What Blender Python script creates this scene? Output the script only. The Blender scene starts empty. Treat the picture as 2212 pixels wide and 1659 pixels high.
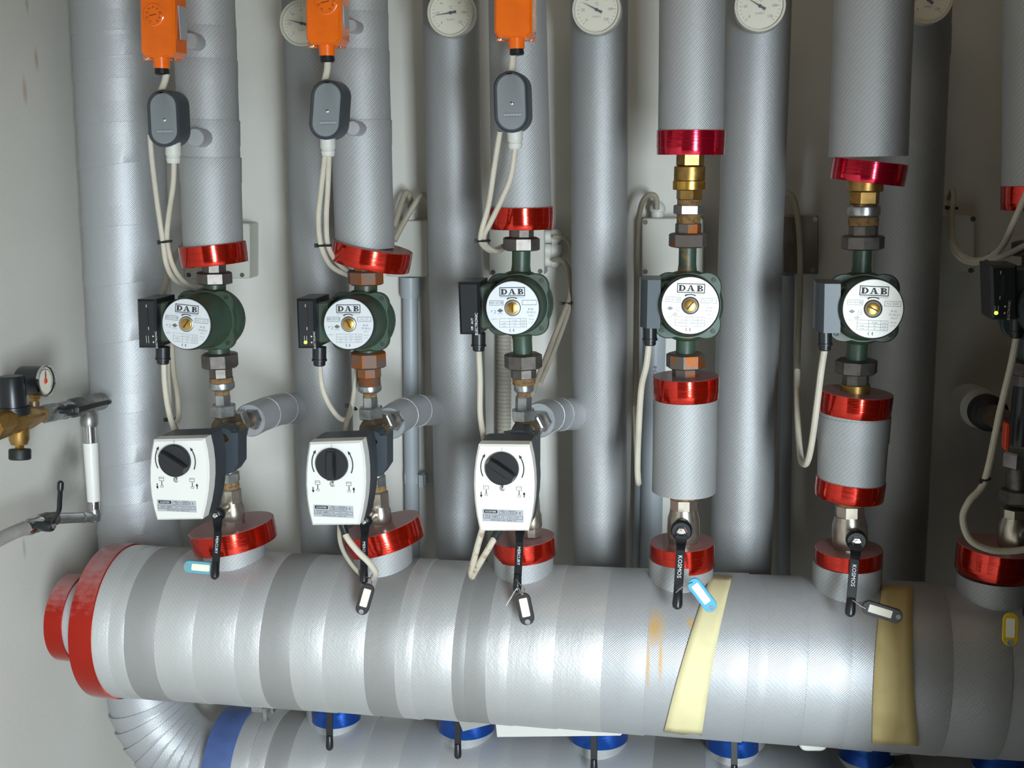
import bpy, bmesh, math, random
from mathutils import Vector as V, Matrix
random.seed(7)
SC = bpy.context.scene
COL = SC.collection

# ------------------------------------------------------------------ camera
W, H, FPX = 2212.0, 1659.0, 2500.0
CAM = V((0, -2.0, 1.6))
YAW, PITCH, ROLL = math.radians(9.854), math.radians(11.05), math.radians(0.735)
cF = V((-math.sin(YAW)*math.cos(PITCH), math.cos(YAW)*math.cos(PITCH), -math.sin(PITCH)))
r0 = V((math.cos(YAW), math.sin(YAW), 0)); u0 = r0.cross(cF)
cR = r0*math.cos(ROLL)-u0*math.sin(ROLL); cU = u0*math.cos(ROLL)+r0*math.sin(ROLL)
cd = bpy.data.cameras.new('camera'); cam = bpy.data.objects.new('camera', cd); COL.objects.link(cam)
M = Matrix.Identity(4)
for i in range(3):
    M[i][0], M[i][1], M[i][2], M[i][3] = cR[i], cU[i], -cF[i], CAM[i]
cam.matrix_world = M
cd.sensor_width = 36; cd.lens = FPX/W*36; cd.clip_start = .02
SC.camera = cam
# ------------------------------------------------------------------ world, daylight, exposure
wd = bpy.data.worlds.new('world'); SC.world = wd; wd.use_nodes = True
bg = wd.node_tree.nodes['Background']; bg.inputs[0].default_value = (1.0, .93, .84, 1); bg.inputs[1].default_value = .04
def lamp(name, loc, target, sx, sy, power, col):
    l = bpy.data.lights.new(name, 'AREA'); l.shape = 'RECTANGLE'; l.size = sx; l.size_y = sy; l.energy = power; l.color = col
    o = bpy.data.objects.new(name, l); COL.objects.link(o); o.location = loc
    o.rotation_euler = (V(target)-V(loc)).to_track_quat('-Z', 'Y').to_euler(); return o
lamp('daylight_through_doorway', (1.35, -4.4, 1.45), (-.1, 0, 1.1), .62, 1.9, 265, (.81, .925, 1.0))
lamp('warm_ceiling_light', (.2, -.55, 2.62), (.2, -.3, 0), 1.2, .3, 1.4, (1.0, .72, .44))
sl_ = bpy.data.lights.new('sun', 'SUN'); sl_.energy = 1.3; sl_.angle = .01; sl_.color = (1, .97, .92); so_ = bpy.data.objects.new('sun', sl_); COL.objects.link(so_); so_.location = (2, -6, 8); so_.rotation_euler = V((-.22, .42, -.85)).to_track_quat('-Z', 'Y').to_euler()
vs = SC.view_settings; vs.view_transform = 'Standard'; vs.look = 'None'; vs.gamma = 1; vs.exposure = .18; vs.use_curve_mapping = False

# ------------------------------------------------------------------ geometry helpers
def ray(x, y): return cF + cR*((x-W/2)/FPX) - cU*((y-H/2)/FPX)
def P(x, y, Y=0.0):
    d = ray(x, y); return CAM + d*((Y-CAM.y)/d.y)
def PX(x, y, X):
    d = ray(x, y); return CAM + d*((X-CAM.x)/d.x)
def S(p): return (p-CAM).dot(cF)/FPX          # metres per pixel at a point
def frame(a, ref=V((1, 0, 0))):
    a = a.normalized()
    if abs(a.dot(ref)) > .95: ref = V((0, -1, 0))
    e1 = (ref-a*a.dot(ref)).normalized(); return a, e1, a.cross(e1)
def smooth(pts, n=6):
    out = []; L = len(pts)
    for i in range(L-1):
        p0 = pts[max(i-1, 0)]; p1 = pts[i]; p2 = pts[i+1]; p3 = pts[min(i+2, L-1)]
        for k in range(n):
            t = k/n
            out.append(.5*((2*p1)+(p2-p0)*t+(2*p0-5*p1+4*p2-p3)*t*t+(3*p1-p0-3*p2+p3)*t**3))
    out.append(pts[-1]); return out
def wl(o):
    v = V((0, 0, 0))
    while o: v += o.location; o = o.parent
    return v
class MB:
    def __init__(s): s.v = []; s.f = []; s.uv = []
    def face(s, idx, uv=None): s.f.append(idx); s.uv.append(uv)
    def lathe(s, o, a, prof, seg=32, wob=0, ph=0, cap0=True, cap1=True, ref=V((1, 0, 0)), shear=None):
        a, e1, e2 = frame(a, ref); rings = []; hs = 0; vv = []; last = None
        rm = max(r for h, r in prof); w1, w2 = random.random()*6, random.random()*6
        for h, r in prof:
            if last: hs += math.hypot(h-last[0], r-last[1])
            last = (h, r); vv.append(hs)
            if r < 1e-6: rings.append([len(s.v)]); s.v.append(o+a*h); continue
            ids = []
            for k in range(seg):
                t = 2*math.pi*k/seg+ph; rr = r*(1+wob*(math.sin(3*t+w1+h*30)+.6*math.sin(5*t+w2-h*50)))
                p = o+a*h+(e1*math.cos(t)+e2*math.sin(t))*rr
                if shear: p = p+a*(shear*(p-o).z)
                ids.append(len(s.v)); s.v.append(p)
            rings.append(ids)
        for i in range(len(rings)-1):
            A, B = rings[i], rings[i+1]
            for k in range(seg):
                k2 = (k+1) % seg; u1 = 2*math.pi*k/seg*rm; u2 = 2*math.pi*(k+1)/seg*rm
                if len(A) == 1 and len(B) == 1: continue
                if len(A) == 1: s.face([A[0], B[k2], B[k]], [(u1, vv[i]), (u2, vv[i+1]), (u1, vv[i+1])])
                elif len(B) == 1: s.face([A[k], A[k2], B[0]], [(u1, vv[i]), (u2, vv[i]), (u1, vv[i+1])])
                else: s.face([A[k], A[k2], B[k2], B[k]], [(u1, vv[i]), (u2, vv[i]), (u2, vv[i+1]), (u1, vv[i+1])])
        if cap0 and len(rings[0]) > 1: s.face(rings[0][::-1])
        if cap1 and len(rings[-1]) > 1: s.face(rings[-1][:])
        return s
    def tube(s, pts, r, seg=10, caps=True):
        rings = []; L = 0; vv = []; e1 = None; rf = r if callable(r) else (lambda t: r)
        for i, p in enumerate(pts):
            t = (pts[min(i+1, len(pts)-1)]-pts[max(i-1, 0)])
            if t.length < 1e-9: t = V((0, 0, 1))
            t.normalize()
            if e1 is None: _, e1, e2 = frame(t)
            e1 = (e1-t*t.dot(e1)).normalized(); e2 = t.cross(e1)
            if i: L += (p-pts[i-1]).length
            vv.append(L); ids = []; rr = rf(i/(len(pts)-1))
            for k in range(seg):
                a = 2*math.pi*k/seg; ids.append(len(s.v)); s.v.append(p+(e1*math.cos(a)+e2*math.sin(a))*rr)
            rings.append(ids)
        rr = rf(0)
        for i in range(len(rings)-1):
            A, B = rings[i], rings[i+1]
            for k in range(seg):
                k2 = (k+1) % seg; u1 = 2*math.pi*k/seg*rr; u2 = 2*math.pi*(k+1)/seg*rr
                s.face([A[k], A[k2], B[k2], B[k]], [(u1, vv[i]), (u2, vv[i]), (u2, vv[i+1]), (u1, vv[i+1])])
        if caps: s.face(rings[0][::-1]); s.face(rings[-1][:])
        return s
    def loft(s, loops, cap0=True, cap1=True):
        ids = []
        for L in loops:
            ids.append(list(range(len(s.v), len(s.v)+len(L)))); s.v += L
        n = len(loops[0])
        for A, B in zip(ids[:-1], ids[1:]):
            for k in range(n): s.face([A[k], A[(k+1) % n], B[(k+1) % n], B[k]])
        if cap0: s.face(ids[0][::-1])
        if cap1: s.face(ids[-1])
        return s
    def slab(s, px, Y0, Y1, ins=0.0, insd=0.0, back=1.0):
        """true prism: outline seen at depth Y0 (front), straight back to Y1; ins = bevel in metres"""
        F = [P(x, y, Y0+insd) for x, y in px]; c = sum(F, V((0, 0, 0)))/len(F)
        def off(d):
            out = []
            n = len(F)
            for i in range(n):
                p, q, r = F[i-1], F[i], F[(i+1) % n]
                a = (q-p).normalized(); b = (r-q).normalized()
                na = V((-a.z, 0, a.x)); nb = V((-b.z, 0, b.x)); m = na+nb
                if m.length < 1e-6: m = na
                m = m/max(m.length_squared, .3)*2
                if area < 0: m = -m
                out.append(q+m*d)
            return out
        area = sum(F[i-1].x*F[i].z-F[i].x*F[i-1].z for i in range(len(F)))
        loops = []
        if ins: loops.append([V((p.x, Y0, p.z)) for p in off(ins)])
        else: loops.append([V((p.x, Y0, p.z)) for p in F])
        if ins: loops.append([V((p.x, Y0+insd, p.z)) for p in F])
        loops.append([V((c.x+(p.x-c.x)*back, Y1, c.z+(p.z-c.z)*back)) for p in F])
        return s.loft(loops)
    def box(s, c, sx, sy, sz, ex=V((1, 0, 0)), ey=V((0, 1, 0)), ez=V((0, 0, 1))):
        L = []
        for z in (-.5, .5): L.append([c+ex*(sx*x)+ey*(sy*y)+ez*(sz*z) for x, y in ((-.5, -.5), (.5, -.5), (.5, .5), (-.5, .5))])
        return s.loft(L)
    def quad(s, o, ex, ey, x0, y0, x1, y1):
        b = len(s.v); s.v += [o+ex*x0+ey*y0, o+ex*x1+ey*y0, o+ex*x1+ey*y1, o+ex*x0+ey*y1]; s.face([b, b+1, b+2, b+3]); return s
    def poly(s, o, ex, ey, pts):
        b = len(s.v); s.v += [o+ex*x+ey*y for x, y in pts]; s.face(list(range(b, b+len(pts)))); return s
    def rect(s, o, ex, ey, x0, y0, x1, y1, t):
        s.quad(o, ex, ey, x0, y0, x1, y0+t); s.quad(o, ex, ey, x0, y1-t, x1, y1)
        s.quad(o, ex, ey, x0, y0, x0+t, y1); s.quad(o, ex, ey, x1-t, y0, x1, y1); return s
    def arc(s, o, ex, ey, cx, cy, ra, rb, a0, a1, n=10, sq=1.0):
        for k in range(n):
            t0 = a0+(a1-a0)*k/n; t1 = a0+(a1-a0)*(k+1)/n
            s.poly(o, ex, ey, [(cx+ra*math.cos(t0)*sq, cy+ra*math.sin(t0)), (cx+rb*math.cos(t0)*sq, cy+rb*math.sin(t0)),
                               (cx+rb*math.cos(t1)*sq, cy+rb*math.sin(t1)), (cx+ra*math.cos(t1)*sq, cy+ra*math.sin(t1))])
        return s
    def text(s, o, ex, ey, t, x, y, size, sx=1.0):
        vs_, fs_ = textgeo(t); b = len(s.v)
        s.v += [o+ex*(x+q[0]*size*sx)+ey*(y+q[1]*size) for q in vs_]
        for f in fs_: s.face([b+i for i in f])
        return s
    def strip(s, pts, ws, th, wd=V((1, 0, 0)), cham=.3):
        """flat bar along pts, width ws[i], thickness th[i]"""
        loops = []
        for i, p in enumerate(pts):
            t = (pts[min(i+1, len(pts)-1)]-pts[max(i-1, 0)]).normalized()
            w = (wd-t*t.dot(wd)).normalized(); n = t.cross(w); a = ws[i]/2; b = (th[i] if isinstance(th, (list, tuple)) else th)/2; c = min(a, b)*cham
            loops.append([p+w*x+n*y for x, y in ((-a+c, -b), (a-c, -b), (a, -b+c), (a, b-c), (a-c, b), (-a+c, b), (-a, b-c), (-a, -b+c))])
        return s.loft(loops)
    def build(s, name, mat, parent=None, smooth_angle=35, kind=None, label=None):
        me = bpy.data.meshes.new(name)
        if parent is None:
            xs = [p.x for p in s.v]; ys = [p.y for p in s.v]; zs = [p.z for p in s.v]
            o_ = V(((min(xs)+max(xs))/2, (min(ys)+max(ys))/2, min(zs)))
        else: o_ = wl(parent)
        me.from_pydata([tuple(p-o_) for p in s.v], [], s.f)
        if any(u for u in s.uv):
            ul = me.uv_layers.new(name='UVMap'); k = 0
            for f, u in zip(s.f, s.uv):
                for j in range(len(f)):
                    ul.data[k].uv = u[j] if u else (0, 0); k += 1
        me.materials.append(mat)
        bm = bmesh.new(); bm.from_mesh(me); bmesh.ops.recalc_face_normals(bm, faces=bm.faces); bm.to_mesh(me); bm.free()
        me.polygons.foreach_set('use_smooth', [True]*len(me.polygons)); me.set_sharp_from_angle(angle=math.radians(smooth_angle))
        ob = bpy.data.objects.new(name, me); COL.objects.link(ob)
        if parent is None: ob.location = o_
        else: ob.parent = parent
        if kind: ob['kind'] = kind
        if label: ob['label'] = label
        if name == 'lettering': ob['kind'] = 'stuff'
        return ob
_tc = {}
def textgeo(t):
    if t in _tc: return _tc[t]
    cu = bpy.data.curves.new('t', 'FONT'); cu.body = t; cu.align_x = 'CENTER'; cu.align_y = 'CENTER'; cu.resolution_u = 2
    ob = bpy.data.objects.new('t', cu); COL.objects.link(ob)
    dg = bpy.context.evaluated_depsgraph_get(); me = ob.evaluated_get(dg).to_mesh()
    r = ([(v.co.x, v.co.y) for v in me.vertices], [list(p.vertices) for p in me.polygons])
    ob.evaluated_get(dg).to_mesh_clear(); bpy.data.objects.remove(ob); bpy.data.curves.remove(cu); _tc[t] = r; return r
def thing(name, label, cat, loc, group=None, kind=None):
    o = bpy.data.objects.new(name, None); COL.objects.link(o); o.location = loc; o.empty_display_size = .02
    o['label'] = label
    if cat: o['category'] = cat
    if group: o['group'] = group
    if kind: o['kind'] = kind
    return o
def tag(o, label, cat, group=None):
    o['label'] = label; o['category'] = cat
    if group: o['group'] = group
    return o
def struct(o, label=None):
    o['kind'] = 'structure'
    if label: o['label'] = label
    return o
def interp(pts):
    def f(y):
        if y <= pts[0][1]: a, b = pts[0], pts[1]
        else:
            a, b = pts[-2], pts[-1]
            for i in range(len(pts)-1):
                if pts[i][1] <= y <= pts[i+1][1]: a, b = pts[i], pts[i+1]; break
        return a[0]+(b[0]-a[0])*(y-a[1])/(b[1]-a[1])
    return f
def el(ax, y0, y1, prof, Y=0.0, seg=24, mb=None, dx=0, **k):
    """turned piece on a riser axis: prof [(t, radius_px)]"""
    A = P(ax(y0)+dx, y0, Y); B = P(ax(y1)+dx, y1, Y); L = (B-A).length; sc = S((A+B)/2)
    return (mb or MB()).lathe(A, B-A, [(t*L, r*sc) for t, r in prof], seg, **k)
def hexn(ax, y0, y1, r, Y=0.0, mb=None, ph=0, seg=6): return el(ax, y0, y1, [(0, r*.86), (.1, r), (.9, r), (1, r*.86)], Y, seg, mb, ph=ph)
def rrect(cx, cy, w, h, r, rot=0, n=4):
    pts = []; r = min(r, w/2, h/2)
    for qx, qy, a0 in ((1, 1, 0), (-1, 1, 90), (-1, -1, 180), (1, -1, 270)):
        for k in range(n+1):
            a = math.radians(a0+90*k/n); pts.append((qx*(w/2-r)+r*math.cos(a), qy*(h/2-r)+r*math.sin(a)))
    c, s_ = math.cos(rot), math.sin(rot)
    return [(cx+x*c-y*s_, cy+x*s_+y*c) for x, y in pts]

# ------------------------------------------------------------------ materials
def lin(h):
    r = [int(h[i:i+2], 16)/255 for i in (0, 2, 4)]
    return tuple(((c+.055)/1.055)**2.4 if c > .04045 else c/12.92 for c in r)+(1,)
def nd(nt, t, **k):
    n = nt.nodes.new(t)
    for a, b in k.items(): setattr(n, a, b)
    return n
def mat(name, col, rough=.5, metal=0.0, var=0.0, vscale=30, bump=0.0, bscale=200, bdist=.001, col2=None, thr=(.45, .65), spec=.5, coat=0.0, emit=0, alpha=None):
    m = bpy.data.materials.new(name); m.use_nodes = True; nt = m.node_tree; b = nt.nodes['Principled BSDF']
    c = lin(col) if isinstance(col, str) else col
    b.inputs['Base Color'].default_value = c; b.inputs['Roughness'].default_value = rough; b.inputs['Metallic'].default_value = metal
    b.inputs['Specular IOR Level'].default_value = spec; b.inputs['Coat Weight'].default_value = coat
    tc = nd(nt, 'ShaderNodeTexCoord')
    if var or col2:
        n = nd(nt, 'ShaderNodeTexNoise'); n.inputs['Scale'].default_value = vscale; n.inputs['Detail'].default_value = 5; nt.links.new(tc.outputs['Object'], n.inputs['Vector'])
        r = nd(nt, 'ShaderNodeValToRGB'); r.color_ramp.elements[0].position, r.color_ramp.elements[1].position = thr
        r.color_ramp.elements[0].color = c
        r.color_ramp.elements[1].color = (lin(col2) if col2 else tuple(x*(1-var) for x in c[:3])+(1,))
        nt.links.new(n.outputs['Fac'], r.inputs[0]); nt.links.new(r.outputs[0], b.inputs['Base Color'])
    if bump:
        n = nd(nt, 'ShaderNodeTexNoise'); n.inputs['Scale'].default_value = bscale; n.inputs['Detail'].default_value = 3; nt.links.new(tc.outputs['Object'], n.inputs['Vector'])
        bp = nd(nt, 'ShaderNodeBump'); bp.inputs['Strength'].default_value = bump; bp.inputs['Distance'].default_value = bdist
        nt.links.new(n.outputs['Fac'], bp.inputs['Height']); nt.links.new(bp.outputs[0], b.inputs['Normal'])
    if emit: b.inputs['Emission Color'].default_value = c; b.inputs['Emission Strength'].default_value = emit
    return m
def math_n(nt, op, a, b=None):
    n = nd(nt, 'ShaderNodeMath', operation=op)
    for i, x in enumerate((a, b)):
        if x is None: continue
        if isinstance(x, (int, float)): n.inputs[i].default_value = x
        else: nt.links.new(x, n.inputs[i])
    return n.outputs[0]
def foil(name, c1, c2, rough=.4, metal=.8, weave=.35, period=.0031, wrinkle=.25, wsc=(60, 60, 60), stain=None, dirt=.12):
    m = bpy.data.materials.new(name); m.use_nodes = True; nt = m.node_tree; b = nt.nodes['Principled BSDF']
    uv = nd(nt, 'ShaderNodeUVMap'); sp = nd(nt, 'ShaderNodeSeparateXYZ'); nt.links.new(uv.outputs[0], sp.inputs[0])
    k = 2*math.pi/period*.7071
    s1 = math_n(nt, 'SINE', math_n(nt, 'MULTIPLY', math_n(nt, 'ADD', sp.outputs[0], sp.outputs[1]), k))
    s2 = math_n(nt, 'SINE', math_n(nt, 'MULTIPLY', math_n(nt, 'SUBTRACT', sp.outputs[0], sp.outputs[1]), k*.5))
    wv = math_n(nt, 'ADD', math_n(nt, 'MULTIPLY', s1, .7), math_n(nt, 'MULTIPLY', s2, .3))
    tc = nd(nt, 'ShaderNodeTexCoord'); mp = nd(nt, 'ShaderNodeMapping'); mp.inputs['Scale'].default_value = wsc; nt.links.new(tc.outputs['Object'], mp.inputs[0])
    n = nd(nt, 'ShaderNodeTexNoise'); n.inputs['Scale'].default_value = 1; n.inputs['Detail'].default_value = 6; n.inputs['Roughness'].default_value = .65; nt.links.new(mp.outputs[0], n.inputs['Vector'])
    n2 = nd(nt, 'ShaderNodeTexNoise'); n2.inputs['Scale'].default_value = 9; n2.inputs['Detail'].default_value = 5; nt.links.new(tc.outputs['Object'], n2.inputs['Vector'])
    fac = math_n(nt, 'ADD', math_n(nt, 'MULTIPLY', wv, weave*.5), .5)
    mx = nd(nt, 'ShaderNodeMix', data_type='RGBA'); mx.inputs[6].default_value = lin(c2); mx.inputs[7].default_value = lin(c1); nt.links.new(fac, mx.inputs[0])
    dm = nd(nt, 'ShaderNodeMix', data_type='RGBA', blend_type='MULTIPLY'); dm.inputs[7].default_value = (.72, .70, .66, 1)
    nt.links.new(math_n(nt, 'MULTIPLY', n2.outputs['Fac'], dirt*2), dm.inputs[0]); nt.links.new(mx.outputs[2], dm.inputs[6])
    out = dm.outputs[2]
    b.inputs['Metallic'].default_value = metal; b.inputs['Roughness'].default_value = rough
    if stain:
        geo = nd(nt, 'ShaderNodeNewGeometry'); g = nd(nt, 'ShaderNodeSeparateXYZ'); nt.links.new(geo.outputs['Position'], g.inputs[0])
        tot = None
        for (x, z, a, c) in stain:
            dx = math_n(nt, 'DIVIDE', math_n(nt, 'SUBTRACT', g.outputs[0], x), a); dz = math_n(nt, 'DIVIDE', math_n(nt, 'SUBTRACT', g.outputs[2], z), c)
            d = math_n(nt, 'SQRT', math_n(nt, 'ADD', math_n(nt, 'MULTIPLY', dx, dx), math_n(nt, 'MULTIPLY', dz, dz)))
            d = math_n(nt, 'ADD', d, math_n(nt, 'MULTIPLY', math_n(nt, 'SUBTRACT', n.outputs['Fac'], .5), .7))
            q = nd(nt, 'ShaderNodeMapRange'); q.inputs[1].default_value = 1.25; q.inputs[2].default_value = .25; q.inputs[3].default_value = 0; q.inputs[4].default_value = .85; nt.links.new(d, q.inputs[0])
            tot = q.outputs[0] if tot is None else math_n(nt, 'MAXIMUM', tot, q.outputs[0])
        sm = nd(nt, 'ShaderNodeMix', data_type='RGBA'); sm.inputs[7].default_value = lin('c39a55'); nt.links.new(tot, sm.inputs[0]); nt.links.new(out, sm.inputs[6]); out = sm.outputs[2]
        mm = nd(nt, 'ShaderNodeMapRange'); mm.inputs[3].default_value = metal; mm.inputs[4].default_value = .1; nt.links.new(tot, mm.inputs[0]); nt.links.new(mm.outputs[0], b.inputs['Metallic'])
    nt.links.new(out, b.inputs['Base Color'])
    hgt = math_n(nt, 'ADD', math_n(nt, 'MULTIPLY', wv, .5*weave), math_n(nt, 'MULTIPLY', n.outputs['Fac'], wrinkle*6))
    bp = nd(nt, 'ShaderNodeBump'); bp.inputs['Strength'].default_value = .55; bp.inputs['Distance'].default_value = .0006
    nt.links.new(hgt, bp.inputs['Height']); nt.links.new(bp.outputs[0], b.inputs['Normal'])
    return m
def tape(name, col, dust, rough=.14):
    """shiny metallised tape with dust lying on its upward faces"""
    m = bpy.data.materials.new(name); m.use_nodes = True; nt = m.node_tree; b = nt.nodes['Principled BSDF']
    geo = nd(nt, 'ShaderNodeNewGeometry'); g = nd(nt, 'ShaderNodeSeparateXYZ'); nt.links.new(geo.outputs['True Normal'], g.inputs[0])
    tc = nd(nt, 'ShaderNodeTexCoord'); n = nd(nt, 'ShaderNodeTexNoise'); n.inputs['Scale'].default_value = 70; n.inputs['Detail'].default_value = 4; nt.links.new(tc.outputs['Object'], n.inputs['Vector'])
    q = nd(nt, 'ShaderNodeMapRange'); q.inputs[1].default_value = .45; q.inputs[2].default_value = .95; nt.links.new(math_n(nt, 'ADD', g.outputs[2], math_n(nt, 'MULTIPLY', math_n(nt, 'SUBTRACT', n.outputs['Fac'], .5), .5)), q.inputs[0])
    mx = nd(nt, 'ShaderNodeMix', data_type='RGBA'); mx.inputs[6].default_value = lin(col); mx.inputs[7].default_value = lin(dust); nt.links.new(q.outputs[0], mx.inputs[0]); nt.links.new(mx.outputs[2], b.inputs['Base Color'])
    for nm, a, c in (('Metallic', .8, .0), ('Roughness', rough, .75)):
        r = nd(nt, 'ShaderNodeMapRange'); r.inputs[3].default_value = a; r.inputs[4].default_value = c; nt.links.new(q.outputs[0], r.inputs[0]); nt.links.new(r.outputs[0], b.inputs[nm])
    mp = nd(nt, 'ShaderNodeMapping'); mp.inputs['Scale'].default_value = (40, 40, 300); nt.links.new(tc.outputs['Object'], mp.inputs[0])
    n3 = nd(nt, 'ShaderNodeTexNoise'); n3.inputs['Scale'].default_value = 1; n3.inputs['Detail'].default_value = 3; nt.links.new(mp.outputs[0], n3.inputs['Vector'])
    bp = nd(nt, 'ShaderNodeBump'); bp.inputs['Strength'].default_value = .25; bp.inputs['Distance'].default_value = .0012; nt.links.new(n3.outputs['Fac'], bp.inputs['Height']); nt.links.new(bp.outputs[0], b.inputs['Normal'])
    b.inputs['Coat Weight'].default_value = .4; b.inputs['Coat Roughness'].default_value = .12
    return m
M_ = {}
M_['foil'] = foil('aluminium foil cloth', 'c0c1c1', '8a8b8c', rough=.62, metal=.5, weave=.6)
M_['foil_bg'] = foil('aged aluminium foil cloth', 'c4c5c5', '8e8f90', rough=.58, metal=.58, weave=.5)
M_['foil_dull'] = foil('matt aluminium tape', 'a09f9d', '969593', rough=.55, metal=.4, weave=.5, wrinkle=.08)
M_['foil_shine'] = foil('bright wrinkled foil cloth', 'e2e1df', 'a6a7a8', rough=.44, metal=.52, wrinkle=.4, wsc=(120, 40, 40))
M_['foil_A'] = foil('smooth foil pipe wrap', 'c0c1c3', 'aaacae', rough=.5, metal=.45, weave=.6, wrinkle=.2)
M_['foam'] = mat('grey insulation foam', '8d8f90', .8, var=.2, bump=.3)
M_['red'] = tape('red metallised tape', 'be2410', '9c6f6c')
M_['crimson'] = tape('crimson metallised tape', 'c41030', '9c6f6c')
M_['blue'] = tape('blue metallised tape', '1555b8', '7f8ba0')
M_['bluemat'] = mat('faded blue tape', '4a5f92', .55, var=.15)
M_['wall'] = mat('painted plaster', 'cfccc4', .85, var=.07, vscale=4, bump=.15, bscale=120, bdist=.002)
M_['floor'] = mat('concrete floor', 'cbc9c3', .8, var=.2, vscale=5, bump=.2, bscale=60)
M_['green'] = mat('green pump enamel', '33483a', .42, var=.25, vscale=35, bump=.12, bscale=400, col2='383c2a')
M_['green_rust'] = mat('rust streaked green enamel', '35493a', .45, vscale=28, bump=.12, bscale=400, col2='7a5a2a', thr=(.56, .66))
M_['plate'] = mat('brushed aluminium plate', 'c9ccce', .42, .25)
M_['white_plate'] = mat('white enamel plate', 'f0efe8', .45)
M_['print'] = mat('black print', '1b1c20', .6)
M_['print_grey'] = mat('grey print', '8b8d92', .6)
M_['print_dark'] = mat('faded dark print', '55575c', .6)
M_['print_white'] = mat('white print', 'e8e8e8', .6)
M_['brass'] = mat('dull brass', 'a8844a', .38, .85, var=.35, vscale=60, bump=.08)
M_['gold'] = mat('bright brass', 'c79a4a', .28, .9, var=.2, vscale=80)
M_['bronze'] = mat('cast bronze', '7d6c58', .45, .7, var=.3, vscale=50, bump=.1)
M_['nut'] = mat('dark union iron', '6b6560', .42, .7, var=.3, vscale=50, bump=.1)
M_['nut_dark'] = mat('dark bolt head', '3b403a', .5, .5)
M_['nut_rust'] = mat('rusty union iron', '8a4f22', .65, .35, vscale=45, col2='6b5a52', thr=(.42, .62), bump=.25)
M_['nut_streak'] = mat('rust streaked union iron', '6b625c', .45, .6, vscale=38, col2='9a5420', thr=(.52, .6), bump=.15)
M_['steel'] = mat('galvanised steel', 'b3b4b3', .32, .9, var=.25, vscale=70, bump=.12)
M_['galv'] = mat('weathered galvanised iron', '8f8c87', .42, .75, var=.3, vscale=50, bump=.12)
M_['nickel'] = mat('nickel plated brass', 'b9b0a2', .3, .9, var=.15, vscale=60, bump=.06)
M_['chrome'] = mat('chrome', 'cfcfcf', .16, 1.0)
M_['hemp'] = mat('hemp and thread sealant', '8a6a42', .8, vscale=120, col2='5e4630', bump=.4)
M_['black'] = mat('black plastic', '1a1c1f', .35)
M_['black_rubber'] = mat('black rubber', '151618', .55)
M_['darkgrey'] = mat('slate grey plastic', '343b41', .45)
M_['box_grey'] = mat('grey blue plastic', '4a5258', .4)
M_['pod'] = mat('grey plastic lid', '757a7c', .5)
M_['orange'] = mat('orange enamel', 'e8680c', .25, coat=.5, var=.08)
M_['cover'] = mat('white plastic cover', 'd2d0ca', .4)
M_['cover_dirty'] = mat('dirty white plastic cover', 'ebe8e0', .4, vscale=9, col2='d9cdb6', thr=(.5, .75))
M_['label'] = mat('silver label', 'a8aaae', .45, .2)
M_['cable'] = mat('ivory cable sheath', 'bdb5a4', .5, var=.12, vscale=20)
M_['cable_dirty'] = mat('stained cable sheath', 'bdb3a0', .55, vscale=60, col2='8a6a4a', thr=(.55, .7))
M_['cable_grey'] = mat('grey beige cable sheath', '9d9483', .55, var=.12, vscale=20)
M_['gland'] = mat('pale grey plastic', 'c6c5bd', .5)
M_['jbox'] = mat('light grey junction plastic', 'b9b7ad', .55)
M_['jbox_glossy'] = mat('glossy copper tinted lid', '8d8378', .08, .6)
M_['conduit'] = mat('grey conduit', 'a5abaf', .4)
M_['corrug'] = mat('beige corrugated conduit', 'a8a294', .55)
M_['dial'] = mat('ivory dial', 'd6d2c2', .5)
M_['bezel'] = mat('pale plastic bezel', 'c4c1b4', .35)
M_['maskA'] = mat('masking tape', 'ded3a4', .7, var=.06, vscale=20, bump=.2, bscale=90)
M_['maskB'] = mat('aged masking tape', 'cdb87f', .7, var=.15, vscale=14, bump=.25, bscale=90)
M_['paper'] = mat('paper insert', 'ddd8c6', .7)
M_['paper_white'] = mat('white paper insert', 'efefec', .6)
M_['tag_blue'] = mat('blue plastic tag', '4fa6cf', .4)
M_['tag_teal'] = mat('teal plastic tag', '5b9aa8', .4)
M_['tag_black'] = mat('black plastic tag', '2c2a2c', .4)
M_['tag_yellow'] = mat('yellow plastic tag', 'c9a820', .4)
M_['pvc'] = mat('white painted pipe', 'dcdad2', .45, vscale=22, col2='c8b8a4', thr=(.6, .75))
M_['hose'] = mat('grey hose', 'a09d98', .5, var=.1)
M_['redplastic'] = mat('orange red handle', 'd8401a', .45)
M_['led'] = mat('green indicator lamp', 'd6f04a', .3, emit=1.5)

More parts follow.
